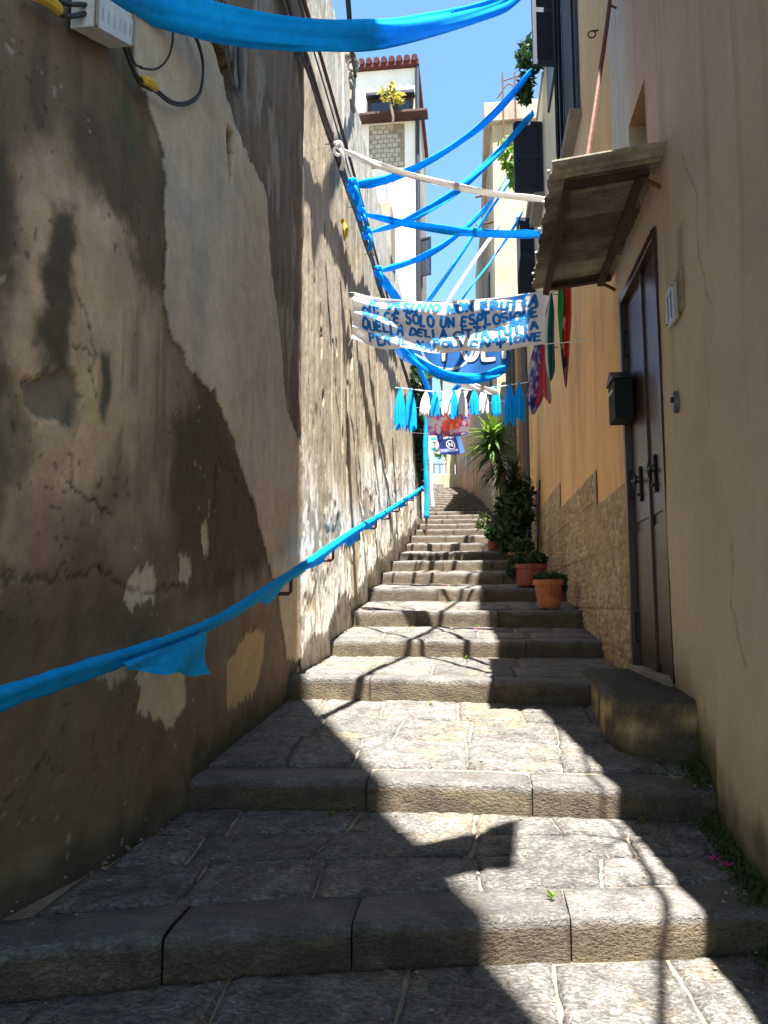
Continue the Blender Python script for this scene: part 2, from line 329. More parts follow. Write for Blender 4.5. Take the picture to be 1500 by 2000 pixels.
# ================================================================ stairway
rnd = random.Random(7)
stair = thing('stairway', 'long flight of worn lava stone steps climbing the alley', None, (0, 2.9, -1.4), kind='structure')
NX = 14
bed = MB()
for k in range(-1, len(STEPS)):
    V = []; F = []
    last = k + 1 >= len(STEPS)
    for i in range(NX + 1):
        u = i / NX
        y0 = ystep(k, -1.6 + 3 * u); y1 = ystep(k + 1, -1.6 + 3 * u) if not last else 54
        zb1 = zf(k + 1) if not last else hz + .03
        fa = .0 if k < 0 else .024
        def X(y): return xleft(y) - .25 + u * (xright(y) - xleft(y) + .5)
        z0 = -1.62 if k < 0 else zt(k) - .012
        V += [(X(y0 + fa), y0 + fa, z0 - .017), (X(y1 + .024), y1 + .024, zb1 - .017), (X(y1 + .024), y1 + .024, (zt(k + 1) - .05) if not last else zb1 - .012)]
    for i in range(NX):
        a = 3 * i; F += [(a, a + 3, a + 4, a + 1), (a + 1, a + 4, a + 5, a + 2)]
    bed.add(V, F)
bed.build('mortar_bed', m_mortar, stair, kind='stuff')

def col_stone(n, X, Y, s, base, face=None):
    t = fbm(X * 7, Y * 7, s, 3); c = np.array(base)[None] * (0.72 + .56 * t[:, None])
    sp = fbm(X * 38 + 5, Y * 22, s + 3, 2)
    c = c * (1 + .5 * (sp[:, None] - .5))
    return c
def curb(k, xa, xb, near):
    """nosing block with rounded front edge"""
    h = zt(k) - zf(k); D = .30
    pr = [(D, -.05), (D, -.012), (D - .012, 0), (D * .66, .001), (D * .33, 0), (.06, -.001), (.020, -.004), (.007, -.012), (.001, -.024), (0, -h * .35), (.001, -h * .6), (.002, -h * .85), (.003, -h - .03)]
    n = max(4, int((xb - xa) / (.03 if near else .09))); V = []; F = []; m = len(pr); s = rnd.randrange(9999)
    tilt = rnd.uniform(-.008, .008); dz = rnd.uniform(-.006, .006); dyy = rnd.uniform(-.007, .007)
    xs = np.linspace(xa, xb, n + 1)
    for i, x in enumerate(xs):
        e = min(i, n - i); ed = .005 if e == 0 else 0
        y0 = ystep(k, x) + dyy
        for j, (dy, dzz) in enumerate(pr):
            am = .009 if 5 <= j <= 11 else .004
            chip = .012 * float(sstep(.60, .74, vn(x * 9, s * .37, s))) * (5 <= j <= 9) * near * (1 if j < 8 else .5)
            nz = float(fbm(x * 14, j * .7, s, 3)) - .5; n2 = float(fbm(x * 5 + 3, j * .5, s + 5, 2)) - .5
            V.append((x, y0 + dy + (am * nz * 1.7 + .008 * n2 if j > 4 else 0) + (ed if j > 4 else 0) + chip * .6, zt(k) + dzz + dz - (chip if j < 9 else 0) + tilt * (x - xa) + (am * nz * .8 if j < 9 else 0) + .008 * n2 * (j < 9) - (ed if j < 9 else 0)))
    for i in range(n):
        for j in range(m - 1):
            a = i * m + j; F.append((a, a + 1, a + m + 1, a + m))
    for i in (0, n):
        f = tuple(i * m + j for j in range(m)); F.append(f if i == 0 else f[::-1])
    Va = np.array(V); jj = np.tile(np.arange(m), n + 1)
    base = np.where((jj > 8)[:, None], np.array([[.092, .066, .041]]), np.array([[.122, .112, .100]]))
    t = fbm(Va[:, 0] * 9, Va[:, 2] * 9 + Va[:, 1] * 9, s, 4)
    c = base * (.62 + .76 * t[:, None]) * rnd.uniform(.88, 1.1)
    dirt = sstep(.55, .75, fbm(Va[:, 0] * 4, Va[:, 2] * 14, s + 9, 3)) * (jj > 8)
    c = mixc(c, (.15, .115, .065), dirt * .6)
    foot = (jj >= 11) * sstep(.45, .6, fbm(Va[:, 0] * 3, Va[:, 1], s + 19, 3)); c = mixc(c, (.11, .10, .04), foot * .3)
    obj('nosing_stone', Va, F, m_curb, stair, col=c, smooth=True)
def slab(k, c4, near):
    """slab on tread k; c4 = four (x,y) corners (front-left, front-right, back-right, back-left)"""
    s = rnd.randrange(9999); c4 = [np.array(c) for c in c4]
    sp = .03 if near else .12
    w = np.hypot(*(c4[1] - c4[0])); d = np.hypot(*(c4[3] - c4[0])); n = max(3, int(w / sp)); m = max(3, int(d / sp))
    U, W = np.meshgrid(np.linspace(0, 1, n + 1), np.linspace(0, 1, m + 1))
    P = (1 - W)[..., None] * ((1 - U)[..., None] * c4[0] + U[..., None] * c4[1]) + W[..., None] * ((1 - U)[..., None] * c4[3] + U[..., None] * c4[2])
    x = P[..., 0]; y = P[..., 1]
    eu = np.minimum(U, 1 - U) * w; ew = np.minimum(W, 1 - W) * d; e = np.minimum(eu, ew)
    # wobbly outline
    wob = (fbm(x * 9, y * 9, s, 3) - .5) * .03 * (e < sp * .6)
    x = x + wob; y = y + (fbm(x * 9 + 7, y * 9, s + 2, 3) - .5) * .03 * (e < sp * .6)
    z = np.vectorize(lambda X, Y: zline(k, X, Y))(x, y)
    pits = fbm(x * 26, y * 15, s, 3)
    dz = rnd.uniform(-.004, .005); tx = rnd.uniform(-.008, .008); ty = rnd.uniform(-.006, .006)
    z = z + dz + tx * (U - .5) * w + ty * (W - .5) * d + (pits - .5) * (.017 if near else .006) + (fbm(x * 3, y * 3, s + 7, 2) - .5) * .014 - .013 * np.exp(-e / .010)
    Vt = np.stack([x, y, z], -1).reshape(-1, 3)
    idx = np.arange((n + 1) * (m + 1)).reshape(m + 1, n + 1)
    F = [tuple(q) for q in np.stack([idx[:-1, :-1], idx[:-1, 1:], idx[1:, 1:], idx[1:, :-1]], -1).reshape(-1, 4)]
    ring = list(idx[0, :]) + list(idx[1:, -1]) + list(idx[-1, -2::-1]) + list(idx[-2:0:-1, 0])
    b = len(Vt); sk = Vt[ring] - np.array([0, 0, .05]); V = np.vstack([Vt, sk]); R = len(ring)
    F += [(ring[(i + 1) % R], ring[i], b + i, b + (i + 1) % R) for i in range(R)]
    base = np.array([.150, .138, .123]) * rnd.uniform(.8, 1.15)
    c = col_stone(len(V), V[:, 0], V[:, 1], s, base)
    pt = np.concatenate([pits.ravel(), np.zeros(R)]); c = c * (.6 + .8 * pt[:, None])
    dirt = sstep(.54, .68, fbm(V[:, 0] * 3.3, V[:, 1] * 3.3, 77, 5, .6)); c = mixc(c, (.25, .195, .12), dirt * .6)
    obj('paving_slab', V, F, m_stone, stair, col=c, smooth=True)
def zline(k, x, y):
    y0 = ystep(k, x); y1 = ystep(k + 1, x); z0 = -1.6 if k < 0 else zt(k); t = (y - y0) / (y1 - y0)
    return z0 + (zf(k + 1) - z0) * t
JOINTS = {0: [-1.15, -.48, .36], 1: [-.62, .31], 2: [-.9, .15], 3: [-.55, .55], 4: [-.75, .3]}
for k in range(len(STEPS)):
    near = k < 4; ym = STEPS[k][0]
    xl, xr = xleft(ym) - .06, xright(STEPS[k][1]) + .06
    js = JOINTS.get(k) or [xl + (xr - xl) * (.33 + rnd.uniform(-.1, .1)), xl + (xr - xl) * (.68 + rnd.uniform(-.1, .1))]
    e = [xl] + js + [xr]
    for a, b in zip(e, e[1:]): curb(k, a + .003, b - .003, near)
ROWS = {-1: (-.2, .55, 1.0), 0: (0, .36, .68, 1), 1: (0, .34, .66, 1)}
for k in range(-1, 13):
    near = k < 3
    rows = ROWS.get(k, (0, .5, 1) if k < 10 else (0, 1))
    for a, b in zip(rows, rows[1:]):
        def yy(x, t):
            if k < 0: return 1.2 + (ystep(0, x) - 1.2) * t
            y0 = ystep(k, x) + .302; return y0 + (ystep(k + 1, x) - .004 - y0) * t
        ym = yy(0, (a + b) / 2); xl, xr = xleft(ym) - .02, xright(ym) + .03
        if k >= 0 and k < 2: xs = [xl, xl + rnd.uniform(.3, .5)]
        else: xs = [xl]
        while xs[-1] < xr - .25: xs.append(xs[-1] + rnd.uniform(.42, .85))
        xs[-1] = xr
        if len(xs) > 2 and xs[-1] - xs[-2] < .2: xs.pop(-2)
        tl = [rnd.uniform(-.05, .05) for _ in xs]; tl[0] = tl[-1] = 0
        for i in range(len(xs) - 1):
            gx = rnd.uniform(.005, .012); gy = rnd.uniform(.003, .008)
            x0, x1 = xs[i], xs[i + 1]
            c4 = [(x0 + gx - tl[i] / 2, yy(x0, a) + gy), (x1 - gx - tl[i + 1] / 2, yy(x1, a) + gy), (x1 - gx + tl[i + 1] / 2, yy(x1, b) - gy), (x0 + gx + tl[i] / 2, yy(x0, b) - gy)]
            slab(k, c4, near)

# ================================================================ wall grids
def grid(ys, zs):
    return np.meshgrid(ys, zs)
def wallobj(name, X, Y, Z, col, mat, parent, flip=False, keep=None):
    m, n = Y.shape; idx = np.arange(m * n).reshape(m, n)
    F = np.stack([idx[:-1, :-1], idx[:-1, 1:], idx[1:, 1:], idx[1:, :-1]], -1)
    if flip: F = F[..., ::-1]
    if keep is not None: F = F[keep[:-1, :-1] & keep[:-1, 1:] & keep[1:, 1:] & keep[1:, :-1]]
    F = np.ascontiguousarray(F.reshape(-1, 4))
    return obj(name, np.stack([X, Y, Z], -1).reshape(-1, 3), F, mat, parent, col=col.reshape(-1, 3), smooth=True)

# ---- near left house: big stained plaster wall, and an added unseen storey shading the foreground
lh = thing('plaster_house', 'tall house with brown stained and peeling plaster wall beside the blue handrail', 'house', (-2.0, 4.5, -1.6))
ys = np.linspace(-1.5, 7.28, 560); zs = np.concatenate([np.linspace(-1.75, 4.3, 420), np.linspace(4.3, 9.4, 90)[1:]])
Y, Z = grid(ys, zs)
XL0 = np.interp(Y, [-4, 2.4, 3.0, 3.6, 4.4, 7.3], [-2.6, -2.0, -1.86, -1.71, -1.63, -1.60])
lowf = np.exp(-np.clip(Z + 1.0, 0, 9) / .8)
X = (-1.63) * (1 - lowf) + XL0 * lowf
big = fbm(Y * .9, Z * .7, 3, 4)
X = X + (big - .5) * .05
wy = Y + (fbm(Y * 3, Z * 3, 11, 6, .65) - .5) * .34; wz = Z + (fbm(Y * 3 + 9, Z * 2.4, 12, 6, .65) - .5) * .40
fy = Y + (fbm(Y * 9, Z * 6, 21, 6, .62) - .5) * .12; fz = Z + (fbm(Y * 12 + 9, Z * 5, 22, 6, .65) - .5) * .16
n1 = fbm(Y * 1.6, Z * 1.1, 31, 5); n2 = fbm(Y * 6, Z * 5, 32, 4); nv = fbm(Y * 7, Z * .9, 33, 4); n3 = fbm(Y * 22, Z * 22, 34, 3)
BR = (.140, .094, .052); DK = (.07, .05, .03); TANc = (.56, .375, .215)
c = np.ones(Y.shape + (3,)) * np.array(BR)
c = mixc(c, (.095, .064, .036), sstep(.45, .62, n1) * .8)
c = mixc(c, (.26, .18, .10), sstep(.55, .7, fbm(Y * 2.2, Z * 1.7, 41, 4)) * .6)
def soft(poly, w, cc, s=1., warp=True):
    global c
    d = polysd(wy if warp else fy, wz if warp else fz, poly); c = mixc(c, cc, sstep(-w, w, d) * s)
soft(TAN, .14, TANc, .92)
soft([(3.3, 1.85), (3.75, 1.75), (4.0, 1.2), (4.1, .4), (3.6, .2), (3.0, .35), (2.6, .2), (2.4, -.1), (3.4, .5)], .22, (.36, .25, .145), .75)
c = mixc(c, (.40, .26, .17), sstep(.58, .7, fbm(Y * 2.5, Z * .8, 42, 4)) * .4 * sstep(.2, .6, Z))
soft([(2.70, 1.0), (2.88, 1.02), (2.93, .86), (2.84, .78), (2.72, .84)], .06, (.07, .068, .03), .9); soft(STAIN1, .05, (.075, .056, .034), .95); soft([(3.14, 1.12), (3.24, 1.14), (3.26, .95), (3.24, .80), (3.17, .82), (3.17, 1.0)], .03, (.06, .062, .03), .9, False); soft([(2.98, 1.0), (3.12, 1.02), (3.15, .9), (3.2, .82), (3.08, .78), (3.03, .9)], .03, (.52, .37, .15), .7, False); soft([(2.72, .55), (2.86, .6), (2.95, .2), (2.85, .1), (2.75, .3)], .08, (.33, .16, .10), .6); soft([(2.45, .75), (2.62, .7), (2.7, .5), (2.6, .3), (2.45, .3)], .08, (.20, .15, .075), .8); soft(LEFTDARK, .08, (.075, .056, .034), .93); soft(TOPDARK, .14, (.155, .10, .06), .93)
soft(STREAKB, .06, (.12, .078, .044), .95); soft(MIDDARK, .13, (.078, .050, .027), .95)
c = mixc(c, DK, sstep(.56, .68, nv) * .45 * sstep(.0, .8, Z))
c = mixc(c, (.06, .075, .03), sstep(.60, .72, fbm(Y * 5, Z * 1.6, 52, 4)) * .55 * sstep(.3, .9, Z) * (Y < 3.4))
low = sstep(.15, -.35, Z + (n1 - .5) * .6); c = mixc(c, (.175, .118, .066), low * .8)
c = mixc(c, (.165, .13, .085), low * sstep(.5, .65, n2) * .5)
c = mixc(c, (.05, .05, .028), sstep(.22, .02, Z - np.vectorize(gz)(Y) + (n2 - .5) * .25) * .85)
c = mixc(c, (.24, .12, .09), sstep(.14, .0, np.abs(Y - 2.95 + (n2 - .5) * .3)) * sstep(.62, .1, Z) * sstep(-.4, .1, Z) * .35)
c = c * (.80 + .40 * fbm(Y * 9, Z * 6, 81, 4))[..., None]
sp_ = sstep(.76, .80, fbm(Y * 26, Z * 26, 82, 2)); c = mixc(c, (.04, .03, .02), sp_ * .6 * (fbm(Y * 2, Z * 2, 83, 2) > .55))
sp_ = sstep(.84, .87, fbm(Y * 22 + 5, Z * 22, 84, 2)); c = mixc(c, (.38, .32, .24), sp_ * .7 * (fbm(Y * 2, Z * 2, 85, 2) > .52))
# raised / recessed pieces
dsp = np.zeros(Y.shape)
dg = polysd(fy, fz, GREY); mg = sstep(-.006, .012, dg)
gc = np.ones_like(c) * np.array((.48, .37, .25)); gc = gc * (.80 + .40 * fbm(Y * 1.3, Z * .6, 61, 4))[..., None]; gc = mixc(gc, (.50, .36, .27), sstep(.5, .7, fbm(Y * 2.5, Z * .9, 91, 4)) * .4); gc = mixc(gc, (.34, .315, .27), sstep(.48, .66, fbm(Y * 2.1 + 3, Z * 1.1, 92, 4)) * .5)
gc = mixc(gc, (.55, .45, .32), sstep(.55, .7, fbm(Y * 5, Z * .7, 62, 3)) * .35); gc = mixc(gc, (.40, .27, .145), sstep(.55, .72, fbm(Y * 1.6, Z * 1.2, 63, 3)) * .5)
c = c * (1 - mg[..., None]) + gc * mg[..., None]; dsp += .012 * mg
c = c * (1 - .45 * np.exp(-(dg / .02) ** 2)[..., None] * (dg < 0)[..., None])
ds = polysd(fy, fz, STONEST); ms = sstep(-.02, .03, ds)
sc_ = np.array((.15, .108, .07)) * (.6 + .8 * fbm(Y * 9, Z * 2.2, 64, 4))[..., None]
sc_ = mixc(sc_, (.33, .28, .23), sstep(.6, .75, fbm(Y * 6, Z * 2, 65, 4)) * .6)
c = c * (1 - ms[..., None]) + sc_ * ms[..., None]; dsp += ms * (.05 * (fbm(Y * 8, Z * 2.4, 66, 4) - .5) - .012)
db = polysd(fy, fz, BARE); mb_ = sstep(-.005, .008, db); c = mixc(c, (.20, .15, .105), mb_ * .95); dsp -= .022 * mb_
c = mixc(c, (.10, .09, .07), mb_ * sstep(.5, .65, n2) * .6)
jag = (fbm(Y * 30, Z * 4, 71, 3) - .5) * .12
for W, cw in ((W1, (.58, .45, .30)), (W2, (.48, .37, .25)), (W3, (.48, .37, .25)), (W4, (.56, .45, .28)), (W5, (.40, .32, .21)), (BEIGE, (.46, .31, .145))):
    d = polysd(Y + (fbm(Y * 16, Z * 16, 72, 3) - .5) * .06, Z + jag, W); mw = sstep(-.004, .008, d)
    c = mixc(c, np.array(cw) , mw * .95); dsp -= .010 * mw
c = np.where((n3 > .0)[..., None], c * (.9 + .2 * n3)[..., None], c)
# cracks
for pts in ([(2.9, 1.33), (3.06, 1.22), (3.12, 1.10), (3.08, 1.0), (3.15, .92)], [(2.9, 1.08), (3.08, 1.08)], [(2.98, .75), (2.98, .5), (3.2, .47), (3.35, .42)], [(2.45, .12), (2.8, .1), (3.3, .15), (3.7, .06), (4.2, .12)], [(4.7, .95), (5.1, .86), (5.5, .72)], [(3.05, -.62), (3.2, -.72)], [(4.7, .9), (4.68, .55)]):
    for (a0, b0), (a1, b1) in zip(pts, pts[1:]):
        ex, ez = a1 - a0, b1 - b0; t = np.clip(((fy - a0) * ex + (fz - b0) * ez) / (ex * ex + ez * ez), 0, 1)
        dd = np.hypot(fy - a0 - t * ex, fz - b0 - t * ez); k_ = np.exp(-(dd / .009) ** 2); c = c * (1 - .6 * k_[..., None]); dsp -= .008 * k_
dk = polysd(fy, fz, SLIT); k_ = sstep(-.01, .015, dk); c = mixc(c, (.06, .045, .03), k_ * .9); dsp -= .05 * k_
dk = polysd(fy, fz, NICHE); k_ = sstep(-.01, .02, dk); c = mixc(c, (.12, .075, .04), k_); dsp -= .09 * k_
X = X + dsp + (n2 - .5) * .012 + (n3 - .5) * .004
X = X - .12 * sstep(7.16, 7.28, Y)
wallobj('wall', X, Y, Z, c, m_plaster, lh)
b = MB(); b.prism([(-8, -1.4), (-2.35, -1.4), (-1.9, 3.5), (-1.9, 7.2), (-8, 7.2)], -1.7, 9.4); b.build('masonry', m_greyw, lh)
up = MB(); up.prism([(-8, -7), (2.9, -7), (2.9, -3.6), (1.42, -.12), (-1.72, 7.24), (-8, 7.24)], 9.42, 12.6); up.build('added_shade_storey', m_brownw, lh)  # unseen storey over the lane, added to throw the foreground shade
pr = MB(); pr.box(1.75, 2.9, -7, -3.7, -1.7, 9.4); pr.build('pier', m_greyw, lh)  # unseen support for the added storey

# ---- long sunlit wall further up on the left
rw = thing('retaining_wall', 'high weathered sunlit wall with vertical streaks behind the handrail', 'wall', (-2.0, 16, -1.0))
ys = np.concatenate([np.linspace(7.1, 13, 330), np.linspace(13, 25.6, 330)[1:]]); zs = np.linspace(-1.0, 8.0, 330)
Y, Z = grid(ys, zs); G = np.vectorize(gz)(ys)[None, :] + 0 * Z
Zt = 7.95 + .05 * np.sin(Y * 3) + (fbm(Y * 2, Y * 0, 5, 3) - .5) * .25
Z = np.minimum(Z, Zt)
lean = .020
X = -1.60 - lean * (Z - G)
n1 = fbm(Y * 1.2, Z * .8, 131, 4); nv = fbm(Y * 6, Z * .35, 132, 4); nv2 = fbm(Y * 16, Z * .6, 133, 3); n2 = fbm(Y * 5, Z * 4, 134, 4); n3 = fbm(Y * 18, Z * 14, 135, 3)
c = np.ones(Y.shape + (3,)) * np.array((.37, .305, .215))
c = c * (.80 + .40 * nv)[..., None]
c = mixc(c, (.22, .175, .12), sstep(.60, .74, nv2) * .45)
c = mixc(c, (.27, .22, .16), sstep(.5, .66, n1) * .5)
lime = sstep(.43, .52, fbm(Y * 1.6, Z * 1.5, 136, 5, .6) + .10 * sstep(11, 8, Y)) * sstep(2.5, 1.7, Z - G + .25 * (Y - 7.3) * (Y < 11)) ; c = mixc(c, (.66, .62, .55), lime * .9)
c = mixc(c, (.20, .18, .145), lime * sstep(.54, .64, fbm(Y * 9, Z * 6, 141, 5, .65)) * .8)
c = mixc(c, (.22, .19, .14), sstep(.56, .66, fbm(Y * 3, Z * 2.4, 140, 4)) * sstep(.6, 1.1, Z - G) * sstep(2.6, 1.6, Z - G) * .8)
c = mixc(c, (.40, .385, .34), sstep(-.15, .15, Z - (6.15 + .03 * (Y - 9)) + (n2 - .5) * .1) * .8)
c = c * np.where((Z > 6.2)[..., None], (.72 + .5 * fbm(Y * 5, Z * .5, 137, 4))[..., None], 1)
c = mixc(c, (.28, .24, .16), sstep(.3, .0, Z - G + (n2 - .5) * .3) * .6)
dsp = (nv - .5) * .034 + (n2 - .5) * .006 + (n3 - .5) * .004 + (nv2 - .5) * .008 + (n1 - .5) * .05
dsp += .012 * lime
rh = np.random.RandomState(8); hl = [(rh.uniform(7.5, 13), rh.uniform(1.2, 5.0), rh.uniform(.012, .03), rh.uniform(.03, .09)) for _ in range(46)]
for y0, w, dp in ((8.85, .012, .03), (9.55, .012, .03), (10.0, .03, .06), (10.6, .012, .03), (11.2, .02, .05), (11.9, .02, .05), (12.6, .03, .05), (13.5, .03, .06), (14.4, .04, .06), (15.6, .04, .06), (17.1, .05, .07), (18.6, .06, .07), (20.3, .06, .07)):
    k_ = np.exp(-((Y - y0 - .06 * np.sin(Z * 1.2 + y0) - .03 * (n2 - .5)) / w) ** 2) * sstep(-.1, .5, Z - G); dsp -= dp * k_; c = c * (1 - .68 * k_[..., None])
for y0, z0, a, b_ in [(8.2, 3.05, .04, .30), (8.28, 2.3, .05, .08), (8.15, 2.05, .03, .05), (8.5, 4.4, .03, .12), (9.2, 3.2, .05, .1), (7.75, 4.2, .03, .15), (9.6, 2.1, .04, .16), (7.6, 3.5, .025, .1), (10.4, 3.4, .05, .12)] + hl:
    k_ = sstep(1.15, .7, np.hypot((Y - y0 + (n2 - .5) * .1) / a, (Z - z0) / b_)); dsp -= (.05 if a > .031 else .008) * k_; c = mixc(c, (.045, .033, .022), k_ * .95)  # shade inside the holes put into dark colour, with little depth
X = X + dsp * sstep(7.1, 7.35, Y)
wallobj('wall', X, Y, Z, c, m_retain, rw)
b = MB(); b.prism([(-5, 7.3), (-1.9, 7.3), (-1.9, 25.5), (-5, 25.5)], -1.0, 7.7); b.build('masonry', m_greyw, rw)
ca = MB()
V = []; F = []
for i, y in enumerate(np.linspace(7.3, 25.5, 90)):
    z = 7.93 + .05 * math.sin(y * 3) + (float(fbm(y * 2, 0, 5, 3)) - .5) * .25
    V += [(-1.81, y, z), (-2.2, y, z + .04)]
    if i: a = 2 * i; F.append((a - 2, a, a + 1, a - 1))
ca.add(V, F); ca.build('wall_top', m_greyw, rw)
b = MB(); b.box(-2.05, -1.72, 10.7, 11.05, 7.6, 8.32, bev=.02); b.box(-2.1, -1.68, 10.66, 11.09, 8.32, 8.4, bev=.015); b.build('pillar', m_greyw, rw)
b = MB(); b.box(-2.4, -1.72, 16.2, 17.2, 7.7, 9.0, bev=.03); b.build('pillar', m_greyw, rw)

# ---- near right house: pale wall, door, small window
ph = thing('pale_house', 'pale beige plastered house with the tall brown iron door', 'house', (2.0, 4.5, -1.6))
DY0, DY1, DZ0, DZ1 = 5.66, 7.02, -.555, 2.80
ys = np.sort(np.concatenate([np.linspace(.2, 5.0, 200), np.linspace(5.0, 7.12, 170)[1:], [DY0, DY1, 5.74, 6.34]]))
zs = np.sort(np.concatenate([np.linspace(-1.75, 5, 330), np.linspace(5, 9, 70)[1:], [DZ0, DZ1, 3.22, 4.06]]))
Y, Z = grid(ys, zs)
top = np.interp(Y, [0, 2.0, 3.0, 4.3, 5.3, 7.2], [2.1, 2.2, 3.6, 5.9, 8.2, 9.0])
keep = ~((Y > DY0 - 1e-4) & (Y < DY1 + 1e-4) & (Z > DZ0 - 1e-4) & (Z < DZ1 + 1e-4)) | (np.isclose(Y, DY0) | np.isclose(Y, DY1) | np.isclose(Z, DZ1) | np.isclose(Z, DZ0))
def hole(Y, Z, a, b, c_, d):
    yc = (Y[:-1, :-1] + Y[1:, 1:]) / 2; zc = (Z[:-1, :-1] + Z[1:, 1:]) / 2
    return (yc > a) & (yc < b) & (zc > c_) & (zc < d)
Zc = np.minimum(Z, top)
foot = np.interp(Y, [0, 3.4, 4.4, 5.5, 7.2], [-.21, -.18, -.11, 0, 0]) * sstep(.6, -1.0, Zc)
n1 = fbm(Y * 1.1, Zc * .9, 231, 4); n2 = fbm(Y * 5, Zc * 5, 232, 4); n3 = fbm(Y * 20, Zc * 20, 233, 3)
X = 1.38 + foot + (n1 - .5) * .035 * sstep(7.1, 6.6, Y) + (n2 - .5) * .008
base = np.ones(Y.shape + (3,)) * np.array((.50, .42, .29))
c = base * (.87 + .26 * n1)[..., None]
c = mixc(c, (.60, .51, .36), sstep(.52, .7, fbm(Y * 1.6, Zc * .5, 234, 4)) * .5)
c = mixc(c, (.33, .24, .13), sstep(.55, .7, fbm(Y * 1.2, Zc * .8, 235, 4)) * .35 * sstep(1.5, -.5, Zc))
pk = np.exp(-((Y - 5.75 + (n1 - .5)) / .5) ** 2) * sstep(2.4, 3.3, Zc); c = mixc(c, (.52, .33, .26), pk * .75)
wp = sstep(6.25, 6.5, Y) * sstep(2.95, 3.2, Zc); c = mixc(c, (.55, .50, .43), wp * .75)
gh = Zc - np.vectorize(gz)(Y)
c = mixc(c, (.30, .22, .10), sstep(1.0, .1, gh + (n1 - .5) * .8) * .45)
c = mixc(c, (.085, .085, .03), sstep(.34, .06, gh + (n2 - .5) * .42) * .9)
c = mixc(c, (.17, .13, .08), np.exp(-((Y - 4.98) / .09) ** 2) * sstep(2.75, 2.3, np.abs(Zc - 2.25) * 6 + 1.2) * .55)
c = mixc(c, (.42, .30, .19), sstep(DY0 - .35, DY0, Y) * sstep(3.1, 2.6, Zc) * sstep(.5, .7, n1) * .4)
dr = sstep(.56, .7, fbm(Y * 8, Zc * .35, 241, 4)) * sstep(-.6, 1.2, Zc); c = mixc(c, (.36, .285, .17), dr * .4)
c = mixc(c, (.58, .50, .37), sstep(-.03, .03, polysd(Y + (n2 - .5) * .25, Zc + (n1 - .5) * .5, [(3.2, .3), (4.1, .1), (4.6, .9), (4.3, 1.7), (3.5, 1.5)])) * .35)
for cp in ([(4.9, 2.9), (4.6, 2.5), (4.65, 2.1), (4.4, 1.7)], [(3.9, -.3), (4.2, .0), (4.25, .35)], [(5.6, 3.0), (5.35, 3.3), (5.3, 3.8)]):
    for (a0, b0), (a1, b1) in zip(cp, cp[1:]):
        ex, ez = a1 - a0, b1 - b0; yy_ = Y + (n2 - .5) * .12; t = np.clip(((yy_ - a0) * ex + (Zc - b0) * ez) / (ex * ex + ez * ez), 0, 1); c = c * (1 - .4 * np.exp(-(np.hypot(yy_ - a0 - t * ex, Zc - b0 - t * ez) / .010) ** 2))[..., None]
c = c * (.94 + .12 * n3)[..., None]
m_, n_ = Y.shape; idx = np.arange(m_ * n_).reshape(m_, n_)
F = np.stack([idx[:-1, :-1], idx[1:, :-1], idx[1:, 1:], idx[:-1, 1:]], -1)
F = F[~(hole(Y, Z, DY0, DY1, DZ0, DZ1) | hole(Y, Z, 5.74, 6.34, 3.22, 4.06) | (Z[:-1, :-1] > top[:-1, :-1] + .02))]
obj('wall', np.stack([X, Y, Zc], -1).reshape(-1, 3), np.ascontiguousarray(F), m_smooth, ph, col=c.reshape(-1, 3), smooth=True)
# body behind the wall, with the sloping shed roof (its side is the lane wall)
m_pale = M('pale_render', (.40, .345, .25), var=.08, ns=2.5, fs=80, bump=.3, bd=.004)
m_reveal = M('ochre_reveal', (.36, .19, .09), var=.15, ns=6, bump=.3)
b = MB(); pf = [(.2, -1.7), (7.1, -1.7), (7.1, 8.95), (5.3, 8.15), (4.3, 5.85), (3.0, 3.55), (2.0, 2.15), (.2, 2.05)]
V = [(1.72, y, z) for y, z in pf] + [(7, y, z) for y, z in pf]; n = len(pf)
b.add(V, [tuple(range(n)), tuple(range(2 * n - 1, n - 1, -1))] + [(i, n + i, n + (i + 1) % n, (i + 1) % n) for i in range(n)]); b.build('masonry', m_pale, ph)
b = MB()
for i in range(2, n - 1):
    (y0, z0), (y1, z1) = pf[i], pf[(i + 1)]
    b.quad((1.36, y0, z0 + .06), (1.36, y1, z1 + .06), (1.75, y1, z1 + .06), (1.75, y0, z0 + .06))
b.build('wall_coping', m_greyw, ph)
b = MB(); b.box(1.50, 1.70, DY0 - .3, DY1 + .06, 3.0, 4.3)
b = MB()  # small window: reveals and dark pane
b.quad((1.375, 5.74, 4.06), (1.375, 6.34, 4.06), (1.66, 6.34, 4.06), (1.66, 5.74, 4.06)); b.build('window_lintel', m_reveal, ph)
b = MB(); b.quad((1.375, 6.34, 3.22), (1.66, 6.34, 3.22), (1.66, 6.34, 4.06), (1.375, 6.34, 4.06)); b.quad((1.375, 5.74, 3.22), (1.375, 5.74, 4.06), (1.66, 5.74, 4.06), (1.66, 5.74, 3.22)); b.quad((1.375, 5.74, 3.22), (1.66, 5.74, 3.22), (1.66, 6.34, 3.22), (1.375, 6.34, 3.22)); b.build('window_reveal', m_pale, ph)
w = MB(); w.box(1.64, 1.68, 5.76, 6.32, 3.24, 4.04); win = w.build('window', m_frame, ph)
w = MB(); w.box(1.63, 1.638, 5.80, 6.02, 3.28, 4.0); w.build('pane', m_glass, win)
w = MB(); w.box(1.63, 1.638, 6.06, 6.28, 3.28, 4.0); w.build('pane', m_glass, win)
